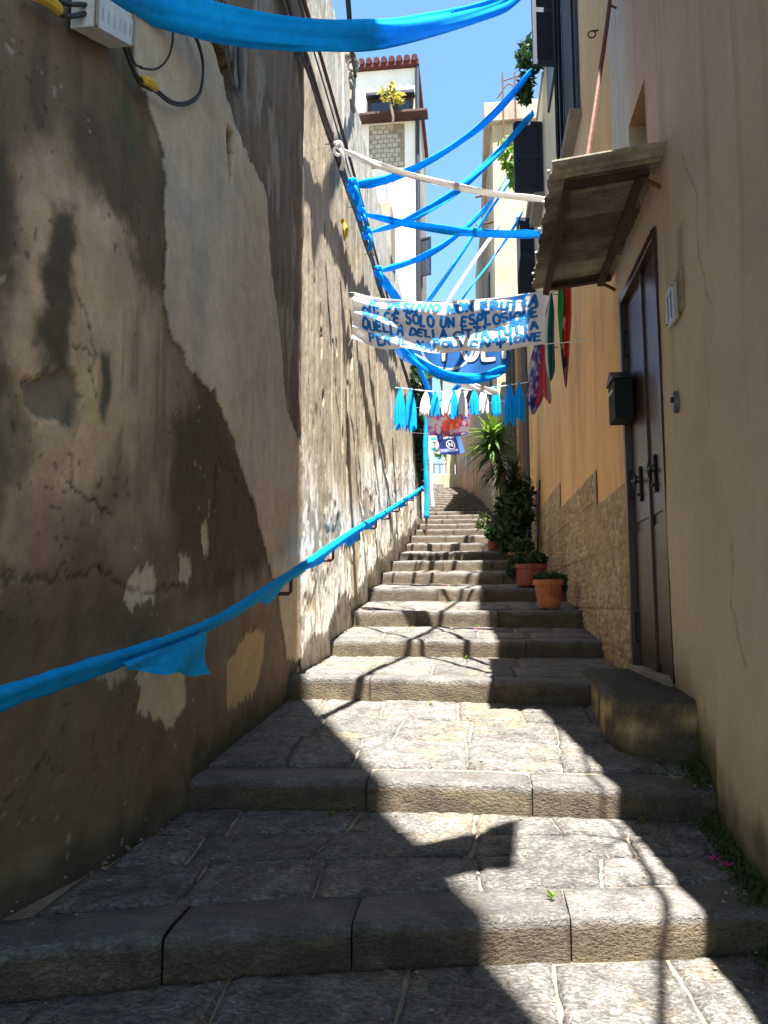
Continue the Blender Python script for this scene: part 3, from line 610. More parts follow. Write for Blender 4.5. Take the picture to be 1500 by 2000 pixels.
# door
door = MB(); door.box(1.37, 1.50, DY0 - .03, DY0 + .05, DZ0, DZ1, bev=.006); door.box(1.37, 1.50, DY1 - .05, DY1 + .03, DZ0, DZ1, bev=.006); door.box(1.372, 1.50, DY0 + .05, DY1 - .05, DZ1 - .06, DZ1 + .02, bev=.006)
door = door.build('door', m_iron, ph, label='tall brown double iron door with black lever handles')
ym = (DY0 + DY1) / 2 - .04
for (a, b_), nm in (((DY0 + .055, ym - .006), 'near'), ((ym + .006, DY1 - .055), 'far')):
    q = MB(); q.box(1.435, 1.475, a, b_, DZ0 + .03, DZ1 - .065, bev=.004)
    q.box(1.424, 1.437, a + .03, b_ - .03, DZ0 + .09, .62, bev=.006); q.box(1.424, 1.437, a + .03, b_ - .03, .70, DZ1 - .12, bev=.006)
    q.build('leaf', m_iron, door)
q = MB(); q.box(1.405, 1.436, ym - .035, ym + .03, DZ0 + .03, DZ1 - .07, bev=.006); q.build('cover_strip', m_iron, door)
q = MB(); q.box(1.34, 1.46, DY0 - .01, DY1 + .01, DZ0 - .02, DZ0 + .03, bev=.006); q.build('threshold', m_greyw, door)
for yh in (DY0 + .045, DY1 - .045):
    for zh in (-.2, 1.05, 2.35):
        q = MB(); q.tube([(1.40, yh, zh - .13), (1.40, yh, zh + .13)], .022, 10); q.box(1.405, 1.44, yh - .03, yh + .03, zh - .11, zh + .11, bev=.004); q.build('hinge', m_black, door)
for yh, sgn in ((6.10, -1), (6.63, -1)):
    q = MB(); q.box(1.402, 1.425, yh - .032, yh + .032, .86, 1.16, bev=.01)
    q.tube(cr([(1.41, yh, 1.03), (1.36, yh, 1.035), (1.345, yh + sgn * .03, 1.03), (1.345, yh + sgn * .08, 1.02), (1.35, yh + sgn * .14, 1.03), (1.36, yh + sgn * .16, 1.05)], 14), .013, 8)
    for dz in (-.07, .07): q.tube([(1.35, yh + sgn * .09, 1.025), (1.35, yh + sgn * .09, 1.025 + dz * .6), (1.35, yh + sgn * .095, 1.025 + dz)], [.016, .012, .003], 8)
    q.tube([(1.43, yh, .92), (1.385, yh, .92)], .014, 10); q.build('handle', m_black, door)
q = MB(); q.box(1.40, 1.43, 5.74, 5.80, 1.05, 1.32, bev=.006); q.build('lock_plate', m_black, door)

# stoop in front of the door (rough rounded block)
def stoop():
    bm = bmesh.new()
    poly = [(.95, 7.05), (.94, 6.5), (.90, 5.9), (.875, 5.42), (.90, 5.2), (.98, 5.08), (1.12, 5.0), (1.5, 4.9), (1.5, 7.05)]
    n = len(poly); V = []; F = []; lv = [-1.1, -.95, -.85, -.76, -.68, -.61, -.58, -.562]; ins = [.0, .0, -.01, 0, .0, .004, .015, .04]
    # resample outline
    pts = []
    for i in range(n - 1):
        a = np.array(poly[i]); b = np.array(poly[i + 1]); m = max(1, int(np.hypot(*(b - a)) / .035))
        pts += [tuple(a + (b - a) * t / m) for t in range(m)]
    pts.append(poly[-1]); N = len(pts); cx, cy = 1.25, 6.0
    for li, (z, s) in enumerate(zip(lv, ins)):
        for (x, y) in pts:
            nz = float(fbm(x * 9 + y * 9, z * 12, 9, 3)) - .5
            o = s + .035 * nz
            sl = -.01 * (7 - y) if li > 2 else 0
            fx = min(1, max(0, (1.38 - x) / .3)); fy2 = 1 if y < 5.25 else 0
            V.append((x + o * fx, y + o * fy2 * 1.2, z + sl))
    for li in range(len(lv) - 1):
        for i in range(N - 1):
            a = li * N + i; F.append((a, a + 1, a + N + 1, a + N))
    F.append(tuple((len(lv) - 1) * N + i for i in range(N)))
    V = np.array(V); t = fbm(V[:, 0] * 8 + V[:, 1] * 8, V[:, 2] * 9, 10, 4)
    c = np.array((.085, .066, .042))[None] * (.6 + .8 * t[:, None])
    ex = sstep(.42, .5, fbm((V[:, 0] + V[:, 1]) * 4, V[:, 2] * 5, 14, 4)) * sstep(-.6, -.68, V[:, 2]) * sstep(-.96, -.88, V[:, 2])
    c = mixc(c, (.40, .27, .11), ex * .9); topm = sstep(-.66, -.6, V[:, 2]); c = mixc(c, (.06, .052, .04), topm * .85)
    c = mixc(c, (.07, .08, .03), sstep(.52, .65, t) * topm * .5)
    o = obj('doorstep', V, F, m_tuff, ph, col=c, smooth=True, label='crumbling rounded block step below the iron door'); return o
stoop()

# ---- orange house on the right
oh = thing('orange_house', 'orange rendered house with stone cladding stepped along its foot', 'house', (2.0, 13, -1.0))
OE = 19.2
ys = np.linspace(7.1, OE, 420); zs = np.linspace(-1.2, 10.3, 360); Y, Z = grid(ys, zs)
top = np.where(Y < 13.2, 10.3, np.where(Y < 15.3, 9.6, 8.6)); Z = np.minimum(Z, top)
n1 = fbm(Y * .8, Z * .7, 331, 4); n2 = fbm(Y * 4, Z * 4, 332, 4); nv = fbm(Y * 3, Z * .4, 333, 4)
X = 1.40 + (n1 - .5) * .02 + (n2 - .5) * .004
c = np.ones(Y.shape + (3,)) * np.array((.74, .435, .165)); c = c * (.86 + .28 * n1)[..., None]
c = mixc(c, (.50, .27, .115), sstep(.5, .68, nv) * .45)
c = mixc(c, (.66, .50, .33), sstep(4.2, 5.6, Z + (n1 - .5) * 1.2) * sstep(8.4, 9.2, Y) * .8)
c = mixc(c, (.62, .43, .22), sstep(4.2, 5.6, Z + (n1 - .5) * 1.2) * sstep(9.2, 8.4, Y) * .6)
c = c * (.95 + .1 * n2)[..., None]
wallobj('wall', X, Y, Z, c, m_smooth, oh, flip=True)
b = MB(); b.box(1.45, 6, 7.12, 13.2, -1.5, 10.28); b.box(1.45, 6, 13.21, 15.3, -1.5, 9.58); b.box(1.45, 6, 15.31, OE, -1.5, 8.58); b.build('masonry', m_brownw, oh)
b = MB(); b.box(1.36, 6, 7.15, 13.2, 10.3, 10.42, bev=.02); b.build('roof_slab', m_greyw, oh)
b = MB(); b.box(1.37, 6, 13.22, 15.3, 9.6, 9.68, bev=.02); b.build('roof_slab', m_greyw, oh)
b = MB(); b.box(1.28, 6, 15.32, OE, 8.6, 8.7, bev=.02); b.build('roof_slab', m_greyw, oh)
# stepped cladding
lev = [(7.06, 8.72, 1.10), (8.72, 12.3, 1.50), (12.3, 16.2, 1.93), (16.2, OE - .1, 2.42)]
for a, b_, zt_ in lev:
    for (ya, yb) in [(a + (b_ - a) * i / max(1, round((b_ - a) / 1.2)), a + (b_ - a) * (i + 1) / max(1, round((b_ - a) / 1.2))) for i in range(max(1, round((b_ - a) / 1.2)))]:
        z0 = gz(ya) - .15; zrow = [z0] + [z for z in (-.05, .55, 1.15, 1.75) if z0 + .2 < z < zt_ - .15] + [zt_]
        for za, zb in zip(zrow, zrow[1:]):
            Y, Z = grid(np.linspace(ya + .003, yb - .003, int((yb - ya) / .016) + 2), np.linspace(za + .003, zb - .003, int((zb - za) / .018) + 2))
            gx = Y * 9 + (fbm(Y * 5, Z * 5, 401, 3) - .5) * 1.6; gy = Z * 14 + (fbm(Y * 5 + 4, Z * 5, 402, 3) - .5) * 1.6
            row = np.floor(gy); cell = np.floor(gx + (row % 2) * .5 + _h(row, row * 0, 5) * .3); fx = gx + (row % 2) * .5 + _h(row, row * 0, 5) * .3 - cell; fyy = gy - row
            e = np.minimum(np.minimum(fx, 1 - fx), np.minimum(fyy, 1 - fyy)); hgt = .004 + .018 * sstep(0, .22, e) * (.4 + _h(cell, row, 3))
            eb = np.minimum(np.minimum(Y - ya, yb - Y), np.minimum(Z - za, zb - Z)); hgt = hgt * sstep(0, .012, eb)
            X = 1.385 - hgt - (fbm(Y * 20, Z * 20, 403, 3) - .5) * .008
            cc = np.ones(Y.shape + (3,)) * np.array((.42, .305, .18)) * (.72 + .56 * _h(cell, row, 9))[..., None]
            cc = mixc(cc, (.22, .16, .095), sstep(.14, 0, e) * .6); cc = mixc(cc, (.33, .20, .09), sstep(.5, .7, fbm(Y * 1.5, Z * 1.5, 404, 3)) * .5)
            wallobj('stone_panel', X, Y, Z, cc, m_clad, oh, flip=True)
def shutter(parent, P0, P1, z0, z1, t=.035, nsl=None):
    """louvred leaf between plan points P0 and P1"""
    P0 = np.array(P0, float); P1 = np.array(P1, float); d = P1 - P0; w = np.hypot(*d); d /= w; nrm = np.array((-d[1], d[0]))
    b = MB()
    def bar(u0, u1, za, zb, th=t, off=0, tilt=0):
        V = []
        for z, oo in ((za, -tilt), (zb, tilt)):
            for u in (u0, u1):
                for s in (-th / 2, th / 2):
                    p = P0 + d * u + nrm * (s + off + oo); V.append((p[0], p[1], z))
        b.add(V, [(0, 1, 3, 2), (4, 6, 7, 5), (0, 2, 6, 4), (1, 5, 7, 3), (0, 4, 5, 1), (2, 3, 7, 6)])
    bar(0, .06, z0, z1); bar(w - .06, w, z0, z1); bar(.06, w - .06, z0, z0 + .08); bar(.06, w - .06, z1 - .08, z1); bar(.06, w - .06, (z0 + z1) / 2 - .04, (z0 + z1) / 2 + .04)
    n = nsl or int((z1 - z0) / .055)
    for i in range(n):
        z = z0 + .08 + (z1 - z0 - .16) * i / n; bar(.06, w - .06, z, z + .05, .008, 0, .010)
    return b.build('shutter', m_shut, parent)
wn_ = MB(); wn_.box(1.355, 1.40, 9.05, 9.12, 6.05, 10.0); wn_.box(1.355, 1.40, 10.72, 10.79, 6.05, 10.0); wn_.box(1.355, 1.40, 9.12, 10.72, 6.05, 6.12); wn_.box(1.35, 1.40, 9.88, 9.95, 6.12, 10.0); wn_.box(1.356, 1.40, 9.12, 10.72, 9.93, 10.0)
wA = wn_.build('window', m_frame, oh)
q = MB(); q.box(1.385, 1.393, 9.12, 10.72, 6.12, 9.93); q.build('pane', m_glass, wA)
q = MB(); q.box(1.25, 1.41, 8.98, 10.86, 5.95, 6.05, bev=.01); q.build('sill', m_greyw, wA)
shutter(wA, (1.34, 9.14), (1.31, 9.86), 6.12, 9.9); shutter(wA, (1.33, 10.70), (1.22, 10.02), 6.12, 9.9)
wn_ = MB(); wn_.box(1.36, 1.40, 11.2, 12.4, 8.3, 10.0); wB = wn_.build('window', m_frame, oh)
shutter(wB, (1.38, 11.15), (1.02, 11.08), 8.22, 10.05, .05)
wn_ = MB(); wn_.box(1.36, 1.40, 13.65, 14.5, 7.55, 8.95); wC = wn_.build('window', m_frame, oh)
shutter(wC, (1.38, 13.6), (.85, 13.52), 7.52, 8.92, .05)
q = MB(); q.box(1.2, 1.41, 13.5, 14.65, 7.4, 7.5, bev=.01); q.build('sill', m_greyw, wC)
q = MB(); q.box(1.36, 1.40, 15.9, 16.9, 6.5, 8.2); wD = q.build('window', m_frame, oh); shutter(wD, (1.37, 15.85), (1.02, 15.75), 6.5, 8.2, .05)
for y, r in ((17.9, .045), (18.45, .03), (18.8, .05)):
    q = MB(); q.tube([(1.30, y, gz(y) + .05), (1.30, y, 8.4)], r, 10)
    for z in (2.8, 4.6, 6.4): q.tube([(1.30, y, z - .04), (1.30, y, z + .04)], r + .012, 10); q.box(1.30, 1.41, y - .012, y + .012, z - .012, z + .012)
    q.build('drainpipe', m_gcable, oh)
q = MB(); q.tube([(1.41, 7.70, 6.05), (1.33, 7.70, 6.05)], .01, 6); q.tube([(1.33 - .04 * math.sin(a), 7.70, 6.05 - .04 + .04 * math.cos(a)) for a in np.linspace(0, 6.2, 14)], .008, 6); q.build('wall_ring', m_rust, oh)
# ================================================================ buildings up the alley
wb = thing('white_building', 'tall sunlit white building with dark red tiled roof edge', 'building', (-4, 29, 2))
b = MB(); b.prism([(-9, 27), (-1.93, 27), (-1.93, 33.5), (-9, 33.5)], 1.5, 20.3); b.build('wall', m_white, wb)
b = MB(); b.box(-9, -1.78, 26.8, 33.55, 20.32, 20.5); rf = b.build('roof', m_tile, wb)
b = MB()
for i in range(26):
    x = -8.9 + i * .29
    if x > -1.8: break
    b.tube([(x, 26.72, 20.54), (x, 28.5, 20.83)], .12, 8); 
b.build('roof_tile_row', m_tile, rf, kind='stuff')
b = MB(); b.tube([(-1.84, 26.9, 2.2), (-1.84, 26.9, 20.3)], .07, 8); b.build('drainpipe', m_shut, wb)
b = MB(); b.box(-3.75, -2.02, 26.9, 27.02, 18.25, 19.05); wv = b.build('window', m_brownbar, wb)
b = MB(); b.box(-3.6, -2.15, 26.88, 26.898, 18.35, 18.95); b.build('pane', m_glass, wv)
b = MB(); b.box(-3.8, -1.95, 26.65, 27.0, 19.05, 19.2, bev=.02); b.build('window_hood', m_shut, wv)
b = MB(); b.box(-4.2, -1.45, 26.4, 26.98, 18.12, 18.22, bev=.01); b.build('balcony_rail', m_brownbar, wb)
bp = MB(); bp.box(-3.7, -2.35, 26.985, 27.0, 16.3, 18.05); bp_ = bp.build('brick_backing', m_mortar, wb)
rb = random.Random(3)
for r in range(9):
    for cc in range(6):
        x0 = -3.68 + cc * .22 + (r % 2) * .1; 
        if x0 + .2 > -2.36 - .02 * r - (.25 if r > 6 else 0): continue
        q = MB(); q.box(x0, x0 + .2, 26.95 + rb.uniform(0, .015), 26.99, 16.34 + r * .19, 16.34 + r * .19 + .165, bev=.012); q.build('brick', m_brick, wb)
for z in (13.0, 10.2, 7.2):
    q = MB(); q.box(-1.95, -1.90, 29.4, 30.4, z, z + 1.6); w_ = q.build('window', m_frame, wb); shutter(w_, (-1.92, 29.35), (-1.5, 29.2), z, z + 1.6, .05)
q = MB(); q.box(-1.945, -1.925, 27.0, 33.4, 3.0, 20.2); q.build('side_shade', m_greyw, wb)  # grey sheet puts the shade of the lane side into its colour

def leaves(name, blobs, n, size, mat, parent=None, seed=1, **k):
    r = np.random.RandomState(seed); V = []; F = []
    for (cx, cy, cz, rx, ry, rz) in blobs:
        for i in range(n):
            d = r.normal(size=3); d /= np.linalg.norm(d); rad = r.uniform(.35, 1.0) ** .6
            p = np.array((cx, cy, cz)) + d * rad * np.array((rx, ry, rz)) * r.uniform(.75, 1.12)
            a = r.normal(size=3); a /= np.linalg.norm(a); bb = np.cross(a, r.normal(size=3)); bb /= np.linalg.norm(bb) + 1e-9; s = size * r.uniform(.6, 1.4)
            b0 = len(V); V += [p - a * s, p + bb * s * .42, p + a * s, p - bb * s * .42]; F.append((b0, b0 + 1, b0 + 2, b0 + 3))
    return obj(name, V, np.array(F), mat, parent, **k)
pl = thing('balcony_plant', 'spindly yellow green plant on the white building balcony rail', 'plant', (-2.9, 26.3, 18.2))
leaves('foliage', [(-3.0, 26.3, 18.75, .3, .2, .3), (-2.5, 26.3, 18.6, .25, .2, .2), (-2.75, 26.3, 19.0, .12, .1, .35)], 45, .12, m_leafy, pl, 5)
b = MB(); b.tube(cr([(-2.75, 26.3, 17.3), (-2.7, 26.25, 17.8), (-2.8, 26.3, 18.3), (-2.9, 26.3, 18.8)], 8), .05, 6); b.tube([(-2.78, 26.3, 18.25), (-2.5, 26.3, 18.6)], .03, 6); b.build('stem', m_bark, pl)
pl = thing('ledge_plant', 'bright tuft of leaves growing from the ledge beside the white building', 'plant', (-2.3, 25.7, 7.9))
leaves('foliage', [(-2.3, 25.6, 8.6, .3, .2, .6)], 130, .12, m_leafl, pl, 6); b = MB(); b.tube([(-2.3, 25.7, 7.6), (-2.3, 25.6, 8.6)], .03, 6); b.build('stem', m_bark, pl)

# lit cream tower house on the right
cb = thing('cream_building', 'tall cream building in sun with grey shaded flank', 'building', (2, 28, 2))
b = MB(); b.prism([(.84, 24.2), (5, 24.2), (5, 36), (.33, 36)], 1.2, 15.9); b.build('wall', m_cream, cb)
b = MB(); b.prism([(.835, 24.25), (.836, 24.25), (.30, 36), (.299, 36)], 1.2, 15.85); b.build('flank_shade', m_greyw, cb)  # thin darker sheet, the flank's shade put into its grey colour
b = MB(); b.box(.55, 5, 24.0, 36, 15.9, 16.6, bev=.03); b.build('parapet', m_greyw, cb)
b = MB()
for x in (1.2, 1.6): b.tube([(x, 24.0, 15.2), (x, 24.0, 17.6)], .03, 6)
b.tube([(1.2, 24, 17.3), (1.9, 24, 17.5)], .02, 6); b.tube(cr([(1.0, 24, 16.7), (1.4, 24, 17.2), (1.8, 24, 16.8), (2.2, 24, 17.1)], 12), .025, 6); b.build('roof_aerial', m_rust, cb)
b = MB()
for z in (13.6, 12.6): b.tube([(.95, 24.4, z), (.25, 24.6, z)], .035, 6)
b.tube([(.5, 24.5, 12.6), (.5, 24.5, 13.6)], .035, 6); b.build('iron_bracket', m_rust, cb)
q = MB(); q.box(1.3, 1.6, 24.12, 24.22, 7.2, 9.6); q.box(1.7, 1.82, 24.1, 24.2, 6.6, 10.6); q.build('flue', m_gcable, cb)
for z in (4.5, 7.2, 10):
    q = MB(); q.box(.68, .74, 26.3, 27.2, z, z + 1.7, rot=.045); q.build('window', m_shut, cb)

# brown houses in shade between
bh = thing('brown_house', 'shaded brown house with pipes behind the yucca', 'house', (1.6, 21.5, 1.0))
b = MB(); b.prism([(1.19, 19.25), (4.5, 19.25), (4.5, 24.1), (1.19, 24.1)], .5, 7.3); b.build('wall', m_brownw, bh)
b = MB(); b.box(1.02, 4.5, 19.25, 24.1, 7.3, 7.42, bev=.02); b.build('roof_slab', m_greyw, bh)
for y, r in ((20.0, .05), (21.6, .04), (22.9, .06)):
    q = MB(); q.tube([(1.12, y, gz(y)), (1.12, y, 7.2)], r, 8); q.build('drainpipe', m_gcable, bh)
q = MB(); q.box(1.165, 1.2, 20.5, 21.3, gz(20.9), gz(20.9) + 2.1); d_ = q.build('door', m_iron, bh); q = MB(); q.tube([(1.16, 20.6, gz(20.9) + 1), (1.12, 20.6, gz(20.9) + 1)], .02, 8); q.build('handle', m_steel, d_)
uh = thing('upper_house', 'low ochre house in shade at the top of the steps', 'house', (0, 42, 5))
b = MB(); b.prism([(.31, 36.05), (4, 36.05), (4, 48), (-1.03, 48)], 4, 10.6); b.build('wall', m_brownw, uh)
b = MB(); b.prism([(.12, 36.05), (4, 36.05), (4, 48.2), (-1.25, 48.2)], 10.6, 10.75); b.build('roof_slab', m_tile, uh)
for y in (38, 41, 44.5):
    x = .31 - (y - 36) * .1117; q = MB(); q.box(x - .06, x + .1, y, y + .9, gz(y) + .1, gz(y) + 2.2, rot=.11, bev=.01); q.build('door', m_iron, uh)
gp = thing('gate_pillar', 'pale rendered gate pillar with a white block foot at the top of the steps', 'pillar', (-1.3, 47.5, 7.6))
q = MB(); q.box(-1.55, -1.05, 47.3, 47.8, 7.4, 10.4, bev=.03); q.build('shaft', m_cream, gp); q = MB(); q.box(-1.75, -.7, 46.6, 47.25, 6.9, 7.9, bev=.03); q.build('foot_block', m_cream, gp)
fw = thing('garden_wall', 'low light garden wall with posts closing the top of the alley', 'wall', (-2.5, 51.5, 8))
q = MB(); q.box(-9, 4, 51.4, 51.7, 7.4, 8.75, bev=.02); q.build('wall', m_cream, fw)
for i in range(12):
    q = MB(); q.box(-4.6 + i * .4, -4.5 + i * .4, 51.45, 51.6, 8.7, 9.5, bev=.01); q.build('post', m_gcable, fw)
q = MB(); q.box(-5, 0, 51.48, 51.56, 9.4, 9.5); q.build('rail', m_gcable, fw)
lw = thing('side_wall', 'sunlit rough wall on the left near the top of the steps', 'wall', (-2.6, 42, 6))
q = MB(); q.prism([(-2.02, 33.55), (-2.78, 51.3), (-3.3, 51.3), (-2.6, 33.55)], 4, 8.4); q.build('wall', m_greyw, lw)

def tree(name, label, x, y, z0, h, r, seed, mat, n=1500, sz=.16, group=None):
    t = thing(name, label, 'tree', (x, y, z0), group=group); rr = np.random.RandomState(seed)
    b = MB(); b.tube(cr([(x, y, z0 - .3), (x + .1, y, z0 + h * .3), (x, y + .1, z0 + h * .6), (x + .15, y, z0 + h * .85)], 10), list(np.linspace(.22, .06, 11)), 8)
    blobs = []
    for i in range(9):
        a = rr.uniform(0, 6.28); q = r * rr.uniform(.3, .75); zz = z0 + h * rr.uniform(.5, 1.0); e = (x + q * math.cos(a), y + q * math.sin(a), zz)
        b.tube(cr([(x, y, z0 + h * rr.uniform(.3, .6)), ((x + e[0]) / 2, (y + e[1]) / 2, zz - .4), e], 6), list(np.linspace(.09, .02, 7)), 5)
        s = r * rr.uniform(.35, .55); blobs.append((*e, s, s, s * .8))
    b.build('trunk', m_bark, t); leaves('crown', blobs, n // 9, sz, mat, t, seed)
tree('garden_tree', 'round green tree rising behind the garden wall under the flags', -3.6, 56, 8.3, 9.5, 2.8, 4, m_leafl, 4200, .2)
tree('garden_tree', 'smaller light green tree right behind the garden wall posts', -1.6, 54.5, 8.3, 3.4, 1.3, 9, m_leafl, 1600, .16)
tree('garden_tree', 'dark green tree at the far left behind the garden wall', -7.5, 60, 8.3, 8, 3, 14, m_leaf, 2500, .22)
fh = thing('far_house', 'small white house far behind the garden wall', 'house', (-3, 72, 9))
q = MB(); q.box(-2.6, 3, 70, 78, 8, 21.0); q.build('wall', m_white, fh)
for x in (-1.9, -.6, .8): 
    q = MB(); q.box(x, x + .8, 69.95, 70.02, 16.5, 18.6); q.build('window', m_frame, fh)
q = MB(); q.box(-2.9, 3.3, 69.6, 78, 21, 21.4); q.build('roof', m_tile, fh)

# ivy and roof greenery
iv = thing('ivy', 'dark ivy hanging from the end of the sunlit wall', 'plant', (-1.6, 22, 3.5))
leaves('foliage', [(-1.5, 21.5, 6.2, .25, .9, .9), (-1.5, 22.3, 5.0, .22, .8, .9), (-1.55, 23.2, 4.2, .2, .9, .8), (-1.5, 22.4, 7.2, .2, .9, .6)], 420, .11, m_leafd, iv, 8)
leaves('light_foliage', [(-1.4, 21.2, 6.6, .2, .4, .5), (-1.4, 21.6, 5.6, .15, .4, .4)], 90, .10, m_leafl, iv, 18)
b = MB(); b.tube(cr([(-1.58, 23.5, 2.6), (-1.55, 22.8, 4.5), (-1.55, 22, 6), (-1.6, 21.8, 7.6)], 12), .03, 6); b.build('stem', m_bark, iv)
rp = thing('roof_creeper', 'dark creeper hanging over the edge of the orange house roof', 'plant', (1.1, 12.9, 9.0))
leaves('foliage', [(1.12, 13.0, 9.75, .24, .3, .40), (1.05, 13.2, 9.3, .14, .2, .3)], 190, .09, m_leafd, rp, 21); b = MB(); b.tube(cr([(1.3, 13, 10.4), (1.15, 13.1, 9.8), (1.08, 13.1, 9.1)], 8), .02, 5); b.build('stem', m_bark, rp)
rp = thing('terrace_plant', 'bright green plant in a red tub above the open shutter', 'plant', (1.2, 15.9, 8.7))
leaves('foliage', [(.95, 15.9, 9.7, .32, .35, .45), (1.1, 16.0, 9.3, .25, .3, .35)], 260, .09, m_leafl, rp, 22); b = MB(); b.lathe((1.35, 15.9, 8.7), [(0, 0), (.16, 0), (.2, .45), (.17, .45), (.15, .38), (0, .38)], 16); b.build('tub', m_terra2, rp); b = MB(); b.tube(cr([(1.35, 15.9, 9.1), (1.15, 15.9, 9.4), (.95, 15.9, 9.7)], 6), .02, 5); b.build('stem', m_bark, rp)

# ================================================================ handrail with blue wrap
hr = thing('handrail', 'rusty iron handrail on brackets along the left wall', 'handrail', (-1.5, 8, -1.2))
RP = [(-1.50, 1.2, -.375), (-1.46, 2.26, -.278), (-1.45, 3.99, -.122), (-1.45, 5.3, .10), (-1.45, 6.64, .358), (-1.45, 9.25, .88), (-1.45, 13.2, 1.62), (-1.45, 18, 2.55), (-1.45, 22.5, 3.45)]
rail = cr(RP, 90)
q = MB(); q.tube(rail, .013, 8); q.build('rail', m_rust, hr)
def rz(y): return float(np.interp(y, [p.y for p in rail], [p.z for p in rail]))
for y in (1.9, 3.95, 6.05, 7.9, 9.75, 11.5, 13.4, 15.2, 17, 18.9, 20.8):
    q = MB(); z = rz(y); q.tube([(-1.72, y, z - .16), (-1.47, y, z - .16), (-1.452, y, z - .142), (-1.45, y, z - .01)], .016, 6); q.box(-1.655, -1.625, y - .05, y + .05, z - .21, z - .11, bev=.004); q.build('bracket', m_rust, hr)
# wrap: fabric rolled round the rail with a loose lower edge
def wrap():
    V = []; F = []; n = 520; m = 22; ys = np.linspace(1.3, 22.3, n)
    ys = 1.3 + 21 * (np.linspace(0, 1, n) ** 1.7)
    for i, y in enumerate(ys):
        z = rz(y); x = float(np.interp(y, [p.y for p in rail], [p.x for p in rail])); w1 = float(fbm(y * 1.3, 0, 3, 2)); w2 = float(fbm(y * 7, 4, 5, 3))
        r = .020 + .008 * w2 + .016 * min(1, max(0, (y - 4) / 4)); hang = .02 + .11 * max(0, w1 - .47) * 3 * (1 if y > 4.0 else .2)
        if y > 11: hang *= .6
        for j in range(m):
            a = 2 * math.pi * j / m; dn = max(0, -math.cos(a))
            rr = r * (1 + .10 * math.sin(j * 3 + y * 25) + .12 * (float(vn(y * 18 + j * .9, j * .7, 8)) - .5))
            V.append((x + rr * math.sin(a) * (1 - .55 * dn), y + .03 * dn * w2, z + rr * math.cos(a) - hang * dn ** 3))
    for i in range(n - 1):
        for j in range(m): F.append((i * m + j, i * m + (j + 1) % m, (i + 1) * m + (j + 1) % m, (i + 1) * m + j))
    F.append(tuple(range(m))); F.append(tuple((n - 1) * m + j for j in range(m - 1, -1, -1)))
    return V, F
wr = thing('handrail_wrap', 'blue cloth wound along the whole handrail', 'cloth', (-1.45, 8, -.5))
V, F = wrap(); obj('cloth', V, F, m_bluecloth, wr, smooth=True)
# loose triangle of cloth
def tri():
    n, m = 26, 14; V = []; F = []
    for i in range(n + 1):
        u = i / n; y = 3.02 + u * .98; zt0 = rz(y) - .02; zb = rz(3.02) - .055 + u * (-.375 - (rz(3.02) - .055))
        for j in range(m + 1):
            v = j / m; f = .022 * math.sin(u * 9 + v * 4) * v + .012 * (float(fbm(u * 6, v * 6, 4, 3)) - .5)
            V.append((-1.418 + f + .02 * v, y + .012 * math.sin(v * 7) * (u > .95), zt0 + (zb - zt0) * v + .008 * math.sin(u * 14) * v))
    for i in range(n):
        for j in range(m): a = i * (m + 1) + j; F.append((a, a + 1, a + m + 2, a + m + 1))
    return V, F
V, F = tri(); obj('loose_flap', V, F, m_bluecloth, wr, smooth=True)

# upright cloth at the end of the rail
ep = thing('wrapped_post', 'post wrapped in blue cloth at the upper end of the handrail', 'post', (-1.26, 21, 2.3))
q = MB(); q.tube([(-1.26, 21, gz(21)), (-1.26, 21, 5.6)], .03, 8); q.build('pole', m_rust, ep)
pts = cr([(-1.26, 21, 2.35), (-1.25, 21, 3.2), (-1.28, 20.98, 4.2), (-1.25, 21, 5.0), (-1.26, 21, 5.6)], 40); q = MB(); q.tube(pts, [.048 + .03 * float(fbm(i * .4, 1, 2, 3)) for i in range(41)], 12); q.build('cloth', m_bluecloth, ep, smooth=True)
q = MB(); q.tube(cr([(-1.12, 20.95, 5.5), (-1.10, 20.95, 4.4), (-1.12, 20.95, 3.4), (-1.07, 20.95, 2.6)], 26), [.035 + .02 * float(fbm(i * .5, 5, 2, 3)) for i in range(27)], 10); q.build('white_strip', m_whitecloth, ep, smooth=True)

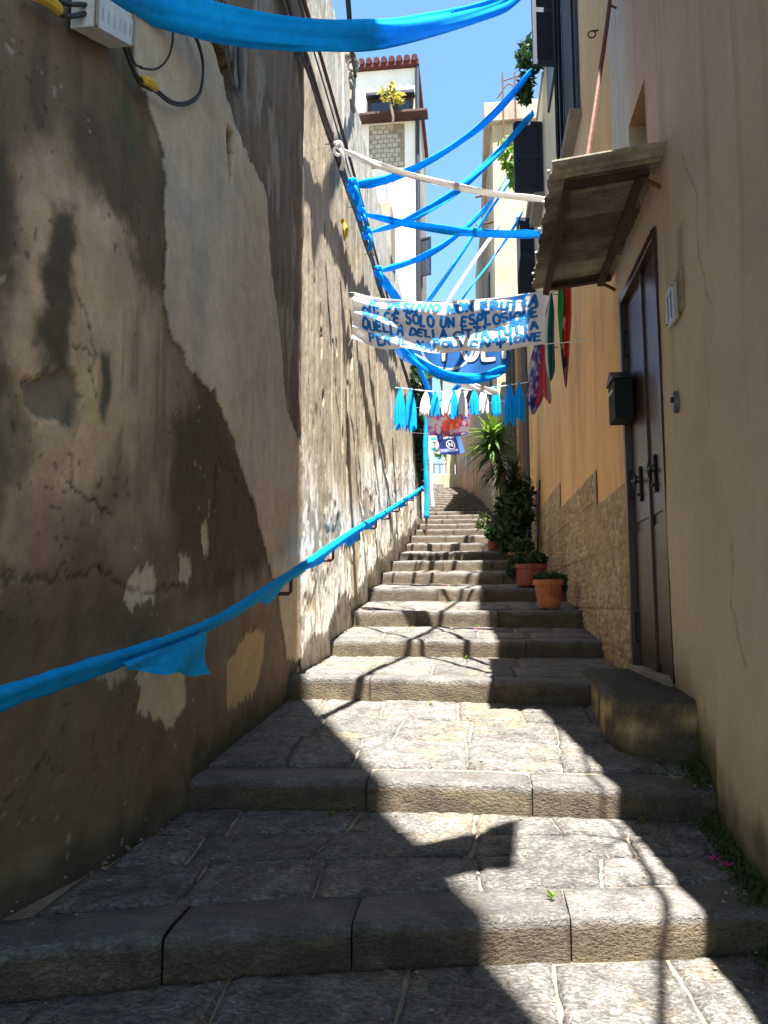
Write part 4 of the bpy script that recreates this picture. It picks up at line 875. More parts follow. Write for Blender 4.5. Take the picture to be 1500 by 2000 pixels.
# ================================================================ ribbons
def ribbon(name, pts, w, mat, label, cat='ribbon', seed=0, group=None, knot=True, n=None, flat=.16, tail=True):
    P = cr(pts, n or 90); N = len(P); m = 30; V = []; F = []; ph = seed * 1.7
    for i, p in enumerate(P):
        t = (P[min(i + 1, N - 1)] - P[max(i - 1, 0)]).normalized(); sd = t.cross(Vector((0, 0, 1))).normalized(); up = sd.cross(t)
        u = i / (N - 1); ends = min(1, u / .10, (1 - u) / .10 + .5); sw = w * (.34 + .66 * ends ** .7) * (.86 + .28 * float(fbm(u * 6, seed, 4, 3)))
        tw = .9 + 1.0 * (float(fbm(u * 2.2, seed + 3, 5, 2)) - .5) * 1.3
        A = sd * math.cos(tw) + up * math.sin(tw); B = -sd * math.sin(tw) + up * math.cos(tw)
        for j in range(m):
            a = 2 * math.pi * j / m; cx, sx = math.cos(a), math.sin(a)
            rp = 1 + .15 * math.sin(3 * a + u * 7 + ph) + .10 * math.sin(7 * a + u * 5 + 2 * ph) + .07 * math.sin(11 * a - u * 9) + .12 * (float(vn(u * 9, j * .37 + seed * 5, 9)) - .5)
            V.append(p + A * (sw * .5 * cx * rp) + B * (sw * .5 * flat * sx * rp + sw * .07 * math.sin(2 * a + u * 12)))
    for i in range(N - 1):
        for j in range(m): F.append((i * m + j, i * m + (j + 1) % m, (i + 1) * m + (j + 1) % m, (i + 1) * m + j))
    F.append(tuple(range(m))); F.append(tuple((N - 1) * m + j for j in range(m - 1, -1, -1)))
    base = Vector(pts[0]); t = thing(name, label, cat, base, group=group)
    obj('band', V, F, mat, t, smooth=True)
    if knot:
        q = MB(); r = random.Random(seed)
        q.tube(cr([base + Vector((-.03, -.06, .03)), base + Vector((.03, -.02, .06)), base + Vector((.05, .03, -.02)), base + Vector((-.01, .05, -.05)), base + Vector((-.04, -.02, -.03)), base + Vector((.02, -.05, .03))], 24), w * .26, 8)
        if tail: q.tube(cr([base, base + Vector((.05, -.02, -.06)), base + Vector((.06, .02, -.16)), base + Vector((.03, .05, -.24))], 10), [w * .2 + .012 * i / 10 for i in range(11)], 8)
        q.build('knot', mat, t, smooth=True)
    return t
ribbon('ribbon', R0 + [(1.25, 10.4, 8.8)], .165, m_bluecloth, 'wide blue cloth band across the top of the view, nearest of all', seed=1, knot=False, flat=.30)
ribbon('ribbon', R1, .125, m_bluecloth, 'blue ribbon rising from wall knot to the topmost dark shutter', seed=2)
ribbon('ribbon', R2, .07, m_whitecloth, 'white ribbon sagging from the left wall to the near end of the canopy', seed=3)
ribbon('ribbon', R3, .092, m_bluecloth, 'almost level blue ribbon ending at the canopy edge', seed=4)
ribbon('ribbon', R4, .115, m_bluecloth, 'blue ribbon rising to the lower open shutter, crossing the level one', seed=5)
ribbon('ribbon', R5, .125, m_bluecloth, 'blue ribbon from the lowest wall knot up behind the lower shutter', seed=6)
ribbon('ribbon', R6, .12, m_bluecloth, 'steep blue ribbon left of the white one above the lettered banner', seed=7, knot=False)
ribbon('ribbon', R7, .13, m_whitecloth, 'steep white ribbon rising behind the lettered banner', seed=8, knot=False)
ribbon('ribbon', R8, .11, m_bluecloth, 'steep blue ribbon right of the white one above the lettered banner', seed=9, knot=False)
ribbon('ribbon', R9, .16, m_bluecloth, 'blue strand falling from the lowest wall knot behind the banner', seed=10, knot=False)
ribbon('ribbon', R10, .13, m_bluecloth, 'blue cloth swag slung below the large blue flag', seed=11, knot=False)
ribbon('ribbon', R11, .085, m_whitecloth, 'white ribbon slung just below the blue swag', seed=12, knot=False)
ribbon('ribbon', R12, .13, m_bluecloth, 'short blue strand joining the tassel line from the right', seed=13, knot=False, n=20)
ribbon('ribbon', [(-1.47, 9.25, 5.36), (-1.46, 9.65, 5.33), (-1.46, 10.0, 5.40)], .10, m_bluecloth, 'blue cloth wound on the cable between the two upper knots', seed=14, knot=False, n=16)

# ================================================================ lettered banner
BA = [np.array(p) for p in BAN]
def ban(u, v):
    """u left to right, v top to bottom"""
    t = BA[0] * (1 - u) + BA[1] * u; bt = BA[3] * (1 - u) + BA[2] * u
    sag = 4 * u * (1 - u)
    p = t * (1 - v) + bt * v; p = p + np.array((0, 0, -.135 * sag))
    f = .032 * math.sin(7 * v + 5 * u + 1.0) * (.4 + .6 * sag) + .036 * math.sin(16 * u - 7 * v) * (1 - u) ** 1.5 + .035 * math.sin(24 * v * (1 - u) + 3 * u) * (1 - u) + .014 * math.sin(11 * v + 2)
    f += .035 * (float(fbm(u * 9, v * 5, 3, 3)) - .5)
    p = p + np.array((0, f, .010 * math.sin(u * 21 + 1) * v))
    return p
bn = thing('banner', 'white bedsheet banner with four lines of blue hand painted writing', 'banner', ban(.5, 1))
n, m = 170, 64
V = [ban(i / n, j / m) for i in range(n + 1) for j in range(m + 1)]
F = [(i * (m + 1) + j, i * (m + 1) + j + 1, (i + 1) * (m + 1) + j + 1, (i + 1) * (m + 1) + j) for i in range(n) for j in range(m)]
obj('sheet', V, F, m_whitecloth, bn, smooth=True)
q = MB(); q.tube([ban(i / 40, 0) + np.array((0, 0, .004)) for i in range(41)], .006, 6); q.tube([ban(0, 0), (-1.60, 9.7, 4.13)], .006, 5); q.tube([ban(1, 0), (1.39, 8.35, 3.66)], .006, 5); q.tube([ban(0, 1), (-1.60, 9.72, 3.40)], .006, 5); q.tube([ban(1, 1), (1.39, 8.42, 2.9)], .006, 5); q.build('cord', m_whitecloth, bn)
def arc(cx, cy, rx, ry, a0, a1, n=10): return [(cx + rx * math.cos(math.radians(a0 + (a1 - a0) * i / n)), cy + ry * math.sin(math.radians(a0 + (a1 - a0) * i / n))) for i in range(n + 1)]
GL = {
 'A': [[(0, 0), (.32, 1), (.64, 0)], [(.13, .38), (.51, .38)]], 'C': [arc(.36, .5, .34, .5, 50, 310)], 'D': [[(.05, 0), (.05, 1)], [(.05, 1)] + arc(.12, .5, .5, .5, 80, -80) + [(.05, 0)]],
 'E': [[(.52, 1), (.05, 1), (.05, 0), (.54, 0)], [(.05, .52), (.44, .52)]], 'I': [[(.1, 0), (.1, 1)]], 'L': [[(.05, 1), (.05, 0), (.5, 0)]], 'M': [[(0, 0), (.08, 1), (.36, .35), (.64, 1), (.72, 0)]],
 'N': [[(.05, 0), (.05, 1), (.58, 0), (.58, 1)]], 'O': [arc(.34, .5, .32, .5, 90, 450, 16)], 'P': [[(.05, 0), (.05, 1)], [(.05, 1)] + arc(.22, .74, .3, .26, 80, -80, 8) + [(.05, .46)]],
 'Q': [arc(.34, .5, .32, .5, 90, 450, 16), [(.4, .25), (.68, -.08)]], 'R': [[(.05, 0), (.05, 1)], [(.05, 1)] + arc(.22, .76, .3, .24, 80, -80, 8) + [(.05, .5)], [(.2, .5), (.56, 0)]],
 'S': [arc(.3, .75, .26, .25, 40, 270, 9) + arc(.3, .25, .27, .25, 90, -140, 9)], 'T': [[(0, 1), (.64, 1)], [(.32, 1), (.32, 0)]], 'U': [[(.05, 1), (.05, .35)] + arc(.32, .3, .27, .3, 190, 350, 8) + [(.59, .35), (.59, 1)]], 'V': [[(0, 1), (.3, 0), (.6, 1)]],
 "'": [[(.06, 1.08), (.02, .78)]]}
GL['È'] = GL['E'] + [[(.15, 1.28), (.36, 1.12)]]; GL['À'] = GL['A'] + [[(.2, 1.3), (.42, 1.12)]]
WD = {'I': .22, "'": .12, ' ': .42, 'M': .78}
def strokes(txt):
    x = 0; out = []
    for ch in txt:
        if ch != ' ': out.append((ch, x))
        x += WD.get(ch, .66) + .17
    return out, x - .17
def stroke_mesh(b, pl, fn, th, sub=.05, off=None):
    """thick polyline in 2-D, mapped by fn"""
    P = []
    for (a0, b0), (a1, b1) in zip(pl, pl[1:]):
        L = math.hypot(a1 - a0, b1 - b0); k = max(1, int(L / sub)); P += [(a0 + (a1 - a0) * i / k, b0 + (b1 - b0) * i / k) for i in range(k)]
    P.append(pl[-1]); V = []; F = []; N = len(P)
    for i, (x, y) in enumerate(P):
        x0, y0 = P[max(0, i - 1)]; x1, y1 = P[min(N - 1, i + 1)]; L = math.hypot(x1 - x0, y1 - y0) or 1; nx, ny = -(y1 - y0) / L, (x1 - x0) / L
        t = th * (.75 if i in (0, N - 1) else 1)
        e = (-.35 * th if i == 0 else .35 * th if i == N - 1 else 0); dx, dy = (x1 - x0) / L * e, (y1 - y0) / L * e
        V += [fn(x + nx * t / 2 + dx, y + ny * t / 2 + dy), fn(x - nx * t / 2 + dx, y - ny * t / 2 + dy)]
        if i: F.append((2 * i - 2, 2 * i - 1, 2 * i + 1, 2 * i))
    b.add(V, F)
LINES = [("IL VESUVIO NON ERUTTA", .10, .965, .055, .19), ("QUI C'È SOLO UN ESPLOSIONE", .06, .965, .30, .175), ("QUELLA DELLA CITTÀ TUTTA", .06, .965, .535, .175), ("PER IL NAPOLI CAMPIONE", .10, .985, .77, .155)]
rl = random.Random(11)
for txt, u0, u1, v0, h in LINES:
    st, W = strokes(txt); sx = (u1 - u0) / W
    for ch, x in st:
        b = MB(); ro = rl.uniform(-.2, .2); sc = rl.uniform(.78, 1.12); dv = rl.uniform(-.022, .022)
        def fn(a, y_):
            a_, y2 = a - .3, y_ - .5; a2 = a_ * math.cos(ro) - y2 * math.sin(ro); y2 = a_ * math.sin(ro) + y2 * math.cos(ro)
            u = u0 + (x + .3 + a2 * 1.02) * sx; v = v0 + dv + (1 - (y2 * sc + .5)) * h
            p = ban(u, v); return p + np.array((0, -.011, 0))
        for pl_ in GL[ch]: stroke_mesh(b, pl_, fn, .30 if v0 < .7 else .25)
        b.build('painted_letter', m_paint, bn)

# ================================================================ flags
def plane_flag(name, label, f, nu, nv, colf, loc, cat='flag', mat=None, group=None):
    t = thing(name, label, cat, loc, group=group)
    V = [f(i / nu, j / nv) for i in range(nu + 1) for j in range(nv + 1)]; C = [colf(i / nu, j / nv) for i in range(nu + 1) for j in range(nv + 1)]
    F = [(i * (nv + 1) + j, i * (nv + 1) + j + 1, (i + 1) * (nv + 1) + j + 1, (i + 1) * (nv + 1) + j) for i in range(nu) for j in range(nv)]
    obj('cloth', V, F, mat or m_flagprint, t, col=C, smooth=True); return t
def bil(c4, wave):
    c4 = [np.array(c) for c in c4]
    def f(u, v): 
        p = (c4[0] * (1 - u) + c4[1] * u) * (1 - v) + (c4[3] * (1 - u) + c4[2] * u) * v; return p + wave(u, v)
    return f
# large blue flag with white lettering
wv = lambda X, z: .03 * math.sin(X * 6 + z * 2) + .02 * math.sin(X * 13 - z * 4)
def nf(u, v):
    x0 = -1.22 + .67 * v ** 7; X = x0 + (.60 - x0) * u; z = 4.72 + (3.60 - 4.72) * v - .07 * math.sin(math.pi * u) * v; return (X, 11.6 + wv(X, z), z)
nfl = plane_flag('flag', 'large blue flag with outlined white capital letters behind the banner', nf, 60, 34, lambda u, v: (.012, .13, .42), (-.3, 11.6, 3.5))
st, W = strokes('POLI'); x_0 = -.42; sx = (.56 - x_0) / W
for ch, x in st:
    for nm, th, off, mt in (('letter_outline', .30, -.004, m_navy), ('letter', .19, -.010, m_whitecloth)):
        b = MB()
        def fn(a, y_):
            X = x_0 + (x + a) * sx; z = 3.755 + y_ * .37; return np.array((X, 11.6 + wv(X, z) + off, z))
        for pl_ in GL[ch]: stroke_mesh(b, pl_, fn, th)
        b.build(nm, mt, nfl)
b = MB()
for r_ in (.42, .40):
    stroke_mesh(b, [(.0 - .35 + r_ * math.cos(a), 4.02 + r_ * math.sin(a)) for a in np.linspace(-2.9, -.25, 26)], lambda X, z: np.array((X, 11.6 + wv(X, z) - .005, z)), .012)
b.build('printed_ring', m_whitecloth, nfl)
q = MB(); q.tube([(-1.58, 11.6, 4.78), (-1.22, 11.6, 4.72), (.6, 11.6, 4.72), (1.39, 11.6, 4.75)], .007, 5); q.build('cord', m_gcable, nfl)
# photo print flag
def c_photo(u, v):
    n = float(fbm(u * 7, v * 5, 5, 4)); c = (.02, .022, .09)
    d = math.hypot((u - .55) * 1.6, (v - .5)) + (n - .5) * .8
    if d < .36: c = (.55, .045, .02) if n < .56 else (.65, .22, .05)
    elif u < .16: c = (.28, .26, .28) if n > .55 else (.22, .05, .2)
    elif n > .63: c = (.30, .27, .29)
    elif n > .54: c = (.42, .03, .10)
    elif u > .82: c = (.05, .06, .42) if n < .5 else (.6, .55, .6)
    return tuple(.5 * q for q in c)
f = bil(FLAGP, lambda u, v: np.array((0, .05 * math.sin(u * 9 + v * 2), -.03 * math.sin(math.pi * u))))
pfl = plane_flag('flag', 'busy red and navy printed flag hanging below the tassels', f, 70, 44, c_photo, (-.55, 19, 4.2))
q = MB(); q.tube([(-1.58, 19, 4.98), f(0, 0), f(1, 0), (1.38, 19, 5.1)], .008, 5); q.build('cord', m_gcable, pfl)
# dark blue flag with ring emblem
f = bil(FLAGD, lambda u, v: np.array((0, .06 * math.sin(u * 7 + v * 3), -.03 * math.sin(math.pi * u))))
def c_dark(u, v):
    if .70 < v < .84 - .1 * (u - .5) and u < .75: return (.30, .34, .62)
    return (.012, .03, .16) if u < .82 else (.10, .24, .50)
dfl = plane_flag('flag', 'dark blue flag with a white ring emblem below the printed flag', f, 50, 36, c_dark, (-.5, 19.5, 3.8))
fo = lambda u, v: np.array(f(u, 1 - v)) + np.array((0, -.008, 0))
b = MB(); stroke_mesh(b, [(.50 + .17 * math.cos(a), .48 + .21 * math.sin(a)) for a in np.linspace(0, 6.3, 26)], fo, .035); b.build('ring_emblem', m_whitecloth, dfl)
b = MB(); stroke_mesh(b, [(.43, .38), (.43, .58), (.57, .38), (.57, .58)], fo, .045); b.build('letter', m_whitecloth, dfl)
st, W = strokes('NAPOLI')
for ch, x in st:
    b = MB(); fn = lambda a, y_: fo(.27 + (x + a) / W * .42, .80 + y_ * .11)
    for pl_ in GL[ch]: stroke_mesh(b, pl_, fn, .17)
    b.build('letter', m_whitecloth, dfl)
q = MB(); q.tube([(-1.58, 19.5, 4.42), f(0, 0), f(1, 0), (1.2, 19.5, 4.5)], .007, 5); q.build('cord', m_gcable, dfl)
f2 = bil(FLAGL, lambda u, v: np.array((0, .04 * math.sin(u * 8 + v * 3), 0)))
plane_flag('flag', 'small white flag with turquoise blocks left of the dark blue flag', f2, 30, 30, lambda u, v: (.02, .42, .55) if (.18 < u < .6 and (.15 < v < .33 or .72 < v < .9)) else (.05, .45, .25) if (.3 < u < .6 and .4 < v < .48) else (.72, .76, .78), (-.95, 19.6, 3.85))
# flags hanging beside the orange wall
def droop(name, label, pts, y0, colf, w, loc):
    """gathered hanging cloth: list of (x, z, halfwidth)"""
    P = cr([(x, y0, z) for x, z, _ in pts], 40); hw = np.interp(np.linspace(0, len(pts) - 1, 41), range(len(pts)), [p[2] for p in pts]); m = 18
    def f(u, v):
        i = min(40, int(round(v * 40))); p = P[i]; s = (u - .5) * 2; return (p.x + s * hw[i], p.y + .045 * math.sin(s * 6 + v * 3) * min(1, hw[i] / .05) + .12 * s * hw[i], p.z + .01 * math.sin(s * 5))
    return plane_flag(name, label, f, m, 40, colf, loc)
droop('flag', 'long teal and white pennant hanging beside the orange wall', [(1.04, 3.95, .012), (1.03, 3.72, .045), (1.01, 3.4, .06), (1.01, 3.05, .062), (1.01, 2.92, .05), (1.0, 2.8, .012)], 9.6, lambda u, v: (.55, .56, .52) if u < .2 + .25 * max(0, v - .6) else (.02, .17, .155), 0, (1.0, 9.6, 2.8))
def c_tri(u, v):
    n = .12 * math.sin(v * 9)
    if u < .30 + n: return (.03, .25, .03) if v < .62 else (.02, .03, .045)
    if u < .48 + n: return (.015, .02, .035) if (v < .30 or .42 < v < .56 or .66 < v < .8) else (.55, .55, .55)
    if u < .86: return (.62, .03, .025) if v < .7 else (.25, .06, .04)
    return (.5, .14, .03)
droop('flag', 'green, black, white and red scarf flag hanging below the canopy', [(1.085, 3.60, .075), (1.08, 3.3, .078), (1.075, 3.0, .06), (1.07, 2.7, .04), (1.065, 2.42, .008)], 8.6, c_tri, 0, (1.08, 8.6, 2.4))
def c_mul(u, v):
    n = float(fbm(u * 5, v * 9, 15, 4))
    if u > .78 - .3 * v and u < 1.05 - .2 * v and v < .75: return (.50, .04, .06)
    return (.03, .05, .25) if n < .46 else (.45, .45, .55) if n < .56 else (.28, .05, .10) if n < .6 else (.10, .08, .35)
droop('flag', 'blue, white and red printed scarf hanging lowest by the orange wall', [(.98, 3.75, .03), (.95, 3.5, .085), (.92, 3.2, .12), (.90, 2.9, .115), (.86, 2.7, .06), (.85, 2.62, .01)], 10.6, c_mul, 0, (.9, 10.6, 2.6))
droop('flag', 'narrow red edged white strip between the teal pennant and printed scarf', [(1.03, 3.6, .03), (1.02, 3.3, .045), (1.02, 3.0, .05), (1.03, 2.75, .05), (1.05, 2.66, .01)], 10.2, lambda u, v: (.52, .035, .05) if (u < .35 or v > .88) else (.5, .5, .48), 0, (1.03, 10.2, 2.65))
q = MB(); q.tube([(1.41, 8.3, 3.62), (1.09, 8.6, 3.61), (1.04, 9.6, 3.95), (.98, 10.6, 3.76), (1.05, 11.5, 3.9), (1.41, 12.2, 4.1)], .007, 5); q.build('flag_line', m_cable, label='thin dark line carrying the scarves along the orange wall', cat='line')

# ================================================================ tassel garland
gl = thing('tassel_garland', 'string of blue and white paper tassels across the alley', 'garland', (0, 15.5, 3.6))
q = MB(); q.tube(cr(GSTR, 40), .011, 6); q.build('string', m_whitecloth, gl)
for i, (a, b_) in enumerate(zip(TAS, TASB)):
    mat = m_whitecloth if i in (2, 4, 6, 8) else m_bluecloth
    a = Vector(a); b_ = Vector(b_); L = (b_ - a).length; w = .115 if i in (0, 1, 10, 11) else .10
    q = MB(); r = random.Random(i); V = []; F = []; n = 22; m = 10
    for k in range(n):
        an = 2 * math.pi * k / n; ln = r.uniform(.84, 1.08)
        for j in range(m):
            t = j / (m - 1) * ln; rad = (.018 + (w - .018) * (1 - (1 - min(1, t * 1.6)) ** 2) * (.85 + .3 * r.random() * 0)) * (1 + .22 * math.sin(k * 2.4 + i))
            V.append(a + (b_ - a) * t + Vector((math.cos(an) * rad, math.sin(an) * rad * .6, 0)))
    for k in range(n):
        for j in range(m - 1): F.append((k * m + j, ((k + 1) % n) * m + j, ((k + 1) % n) * m + j + 1, k * m + j + 1))
    q.add(V, F); ts = q.build('tassel', mat, gl)
    q = MB(); q.tube([a + Vector((0, 0, .03)), a - Vector((0, 0, .05))], .026, 8); q.build('binding', mat, ts)
# ================================================================ canopy over the door
aw = thing('door_canopy', 'old corrugated sheet canopy on a rusty frame above the iron door', 'canopy', (1.4, 6.2, 3.0))
A0, A1, C0, C1 = (1.39, 5.19, 3.146), (1.39, 7.31, 3.12), (.591, 5.19, 3.049), (.613, 7.31, 3.028)
for k in range(5):
    V = []; F = []; n = 18; t0, t1 = k / 5, (k + 1) / 5 + .012
    for i in range(n + 1):
        t = t0 + (t1 - t0) * i / n
        for s in (0, 1):
            for j in range(7):
                u = j / 6; p = np.array(A0) * (1 - t) * (1 - u) + np.array(A1) * t * (1 - u) + np.array(C0) * (1 - t) * u + np.array(C1) * t * u
                V.append((p[0] + (.012 * math.sin(t * 40 + k) if j == 6 else 0), p[1], p[2] + .05 + .012 * math.cos(t * 2 * math.pi * 26) + .006 * (k % 2) - s * .012))
    for i in range(n):
        for j in range(6):
            a = i * 14 + j; F += [(a, a + 1, a + 15, a + 14), (a + 7, a + 21, a + 22, a + 8)]
        a = i * 14; F += [(a + 6, a + 13, a + 27, a + 20)]
    F += [(j, j + 7, j + 8, j + 1) for j in range(6)] + [(n * 14 + j, n * 14 + j + 1, n * 14 + j + 8, n * 14 + j + 7) for j in range(6)]
    obj('sheet', V, F, M('canopy_sheet', [(.30, .27, .21), (.20, .175, .135), (.10, .085, .065), (.15, .13, .095), (.26, .225, .165)][k], rough=.8, var=.5, ns=5, fs=40, bump=.3), aw)
def lp(t, u, dz=0):
    p = np.array(A0) * (1 - t) * (1 - u) + np.array(A1) * t * (1 - u) + np.array(C0) * (1 - t) * u + np.array(C1) * t * u; return Vector((p[0], p[1], p[2] + dz))
def bar(a, b, w=.030, h=.024):
    q = MB(); a, b = Vector(a), Vector(b); t = (b - a).normalized(); s = t.cross(Vector((0, 0, 1))).normalized() * w; u = s.normalized().cross(t) * h
    V = [p + s * i + u * j for p in (a, b) for i, j in ((-1, -1), (1, -1), (1, 1), (-1, 1))]; q.add(V, [(3, 2, 1, 0), (4, 5, 6, 7)] + [(i, (i + 1) % 4, 4 + (i + 1) % 4, 4 + i) for i in range(4)]); return q
bar(lp(.12, .10, -.01), lp(.12, .86, -.01)).build('frame_bar', m_brownbar, aw); bar(lp(.97, .05, -.01), lp(.97, .86, -.01)).build('frame_bar', m_brownbar, aw)
bar(lp(.12, .84, -.055), lp(.97, .84, -.055)).build('frame_bar', m_brownbar, aw); bar(lp(.12, .18, -.055), lp(.97, .18, -.055)).build('frame_bar', m_brownbar, aw)
for t in (.12, .97):
    q = bar(lp(t, 0, -.14), lp(t, .16, -.05), .012, .012); q.build('wall_strut', m_rust, aw)
for t in (.05, .25, .45, .65, .85): 
    q = MB(); p = lp(t, .985, .06); q.tube([p + Vector((-.02, 0, -.02)), p + Vector((-.035, 0, -.02))], .014, 8); q.build('bolt', m_ceram, aw)
q = MB(); q.tube(cr([(.84, 5.22, 3.13), (1.0, 5.55, 3.95), (1.2, 6.05, 5.0), (1.38, 6.55, 6.1)], 20), .017, 6); q.tube([(1.19, 6.02, 4.95), (1.24, 6.0, 4.9)], .01, 5); q.build('stay_rod', m_rust, aw)

# ================================================================ small fittings on the right
mb = thing('mailbox', 'dark green mailbox with pitched lid hung on the iron door', 'mailbox', (1.33, 6.95, 1.6))
q = MB(); y0, y1 = 6.68, 6.98
q.box(1.24, 1.40, y0, y1, 1.60, 1.95, bev=.006); q.build('body', m_green_tin, mb)
q = MB(); V = [(1.225, y, z) for y, z in ((y0 - .02, 1.95), ((y0 + y1) / 2, 2.05), (y1 + .02, 1.95))] + [(1.40, y, z) for y, z in ((y0 - .02, 1.95), ((y0 + y1) / 2, 2.05), (y1 + .02, 1.95))]
q.add(V, [(0, 1, 2), (5, 4, 3), (0, 3, 4, 1), (1, 4, 5, 2), (0, 2, 5, 3)]); q.build('lid', m_black, mb)
q = MB(); q.box(1.232, 1.239, y0 + .06, y1 - .06, 1.85, 1.875); q.build('slot', m_ceram, mb)
nt_ = thing('house_number_tile', 'small white glazed house number tile beside the iron door', 'number tile', (1.37, 5.12, 1.86))
q = MB(); q.box(1.335, 1.362, 5.03, 5.25, 1.86, 2.12, bev=.006); q.build('tile', m_ceram, nt_)
q = MB(); q.box(1.36, 1.40, 4.94, 5.05, 1.90, 2.17, bev=.006); q.box(1.3615, 1.39, 5.05, 5.24, 1.88, 2.10); q.build('backing', M('backing_board', (.27, .21, .14), var=.3, bump=.3), nt_)
for yc in (5.185, 5.105):
    b = MB(); stroke_mesh(b, [(yc + .022, 2.05), (yc, 2.085), (yc, 1.895)], lambda y, z: (1.3335, y, z), .022); b.build('digit', m_black, nt_)
for yc, zc in ((5.225, 1.885), (5.055, 2.095)):
    q = MB(); q.tube([(1.337, yc, zc), (1.330, yc, zc)], .008, 8); q.build('screw', m_black, nt_)
db_ = thing('doorbell', 'oval dark doorbell plate on the pale wall', 'doorbell', (1.37, 5.22, 1.27))
q = MB(); V = []; n = 20
for x, s in ((1.385, 1), (1.352, 1), (1.345, .85)):
    for k in range(n): a = 2 * math.pi * k / n; V.append((x, 5.22 + .045 * s * math.cos(a), 1.345 + .075 * s * math.sin(a)))
q.add(V, [(i * n + k, i * n + (k + 1) % n, (i + 1) * n + (k + 1) % n, (i + 1) * n + k) for i in range(2) for k in range(n)] + [tuple(range(2 * n, 3 * n))]); q.build('plate', m_steel, db_)
q = MB(); q.tube([(1.345, 5.215, 1.36), (1.330, 5.215, 1.36)], .02, 12); q.build('button', m_black, db_)

# ================================================================ cables on the left wall
cb_ = thing('wall_cables', 'bundle of dark cables strung along the sunlit wall', 'cables', (-1.55, 12, 5.0))
def cable_z(y): return 5.08 + .09 * (min(y, 12) - 6.5) * .55
for i, (dx, dz, r) in enumerate(((0, 0, .028), (.03, .05, .022), (-.01, .10, .016), (.02, -.05, .02))):
    q = MB(); pts = [(-1.585 + dx * .6 - .010 * (z_ % 2), y, cable_z(y) + .25 + dz + .025 * math.sin(y * 1.3 + i)) for z_, y in enumerate(np.linspace(3.9, 24, 26))]; q.tube(cr(pts, 80), r, 6); q.build('cable', m_cable if i % 2 == 0 else m_gcable, cb_)
q = MB(); q.tube(cr([(-1.50, 5.8, 5.55), (-1.52, 7.2, 5.72), (-1.54, 9, 5.82), (-1.56, 11, 5.9), (-1.6, 13, 6.0), (-1.62, 17, 6.1)], 40), .022, 6); q.build('conduit', m_rust, cb_)
q = MB(); q.tube(cr([(-1.52, 6.2, 5.5), (-1.54, 8, 5.62), (-1.55, 9.5, 5.66), (-1.56, 12, 5.72)], 30), .009, 5); q.build('wire', m_cable, cb_)
for y in (6.9, 8.3, 9.9, 11.5, 13.2, 15): 
    q = MB(); z = cable_z(y) + .25; q.tube([(-1.66, y, z + .07), (-1.56, y, z + .08), (-1.545, y, z + .02), (-1.56, y, z - .06), (-1.66, y, z - .06)], .006, 6); q.build('clip', m_steel, cb_)
q = MB(); q.tube(cr([(-1.66, 9.45, 5.02), (-1.62, 9.42, 4.97), (-1.60, 9.43, 4.85), (-1.62, 9.44, 4.72)], 8), [.012, .03, .04, .015, .03, .04, .035, .02, .008], 8); q.build('yellow_insulator', m_yellow, label='small yellow tag hanging from the sunlit wall below the cables', cat='tag')
oc = thing('overhead_cable', 'thick dark cable rising from the wall pillar out of the top of the view', 'cable', (-1.7, 10.9, 8.0))
q = MB(); q.tube(cr([(-1.70, 10.86, 8.1), (-1.60, 9.9, 7.72), (-1.50, 9.0, 7.62), (-1.38, 7.9, 7.55), (-1.2, 6.6, 7.7)], 24), [.022] * 6 + [.035] * 19, 7); q.build('cable', m_cable, oc)
q = MB(); q.tube([(-1.70 + .09 * math.cos(a), 10.64, 8.12 + .09 * math.sin(a)) for a in np.linspace(0, 6.28, 14)], .02, 6); q.build('ring', m_steel, oc)
# junction box
jb = thing('junction_box', 'grey louvred cable junction box high on the plaster wall', 'junction box', (-1.6, 2.95, 2.35))
def JP(s, h, x=0):  # along the box axis s, height h
    return (-1.56 + x, 2.74 + .33 * s - .0 * h, 2.36 + .165 * s + h)
q = MB()
for s0, s1, h0, h1, x0, x1 in ((0, 1, 0, .13, -.06, .05), (0, 1, .135, .16, -.06, .04)):
    V = [JP(s, h, x) for h in (h0, h1) for s in (s0, s1) for x in (x0, x1)]; q.add(V, [(0, 2, 3, 1), (4, 5, 7, 6), (0, 1, 5, 4), (2, 6, 7, 3), (0, 4, 6, 2), (1, 3, 7, 5)])
q.build('body', m_grey, jb)
for k in range(6):
    q = MB(); s = .14 + k * .15; V = [JP(ss, h, x) for h in (.04, .10) for ss in (s, s + .035) for x in (.049, .053)]; q.add(V, [(0, 2, 3, 1), (4, 5, 7, 6), (0, 1, 5, 4), (2, 6, 7, 3), (0, 4, 6, 2), (1, 3, 7, 5)]); q.build('rib', m_ceram, jb)
for s in (0.0, 1.0):
    q = MB(); q.tube([JP(s, .0, .052), JP(s, .155, .052)], .009, 6); q.build('end_strap', m_greyw, jb)
jc = thing('box_cables', 'black cables looping from the junction box over the plaster', 'cables', (-1.55, 3.6, 2.6))
q = MB(); q.tube(cr([JP(.98, .03, .02), (-1.57, 3.22, 2.56), (-1.57, 3.30, 2.60), ] + [(-1.575, y, z) for y, z in CAB1], 30), .006, 6); q.build('cable', m_cable, jc)
for d in (0, .022):
    q = MB(); q.tube(cr([JP(.98, .03, .0), (-1.57, 3.25, 2.52 - d), (-1.56, 3.38, 2.56 - d)] + [(-1.575, y, z - d * .7) for y, z in CAB2], 40), .0075, 6); q.build('cable', m_cable, jc)
q = MB(); q.tube(cr([(-1.57, 3.30, 2.535), (-1.56, 3.36, 2.56), (-1.56, 3.46, 2.60)], 8), [.012, .024, .027, .026, .028, .026, .025, .022, .012], 8); q.build('yellow_tape', m_yellow, jc)
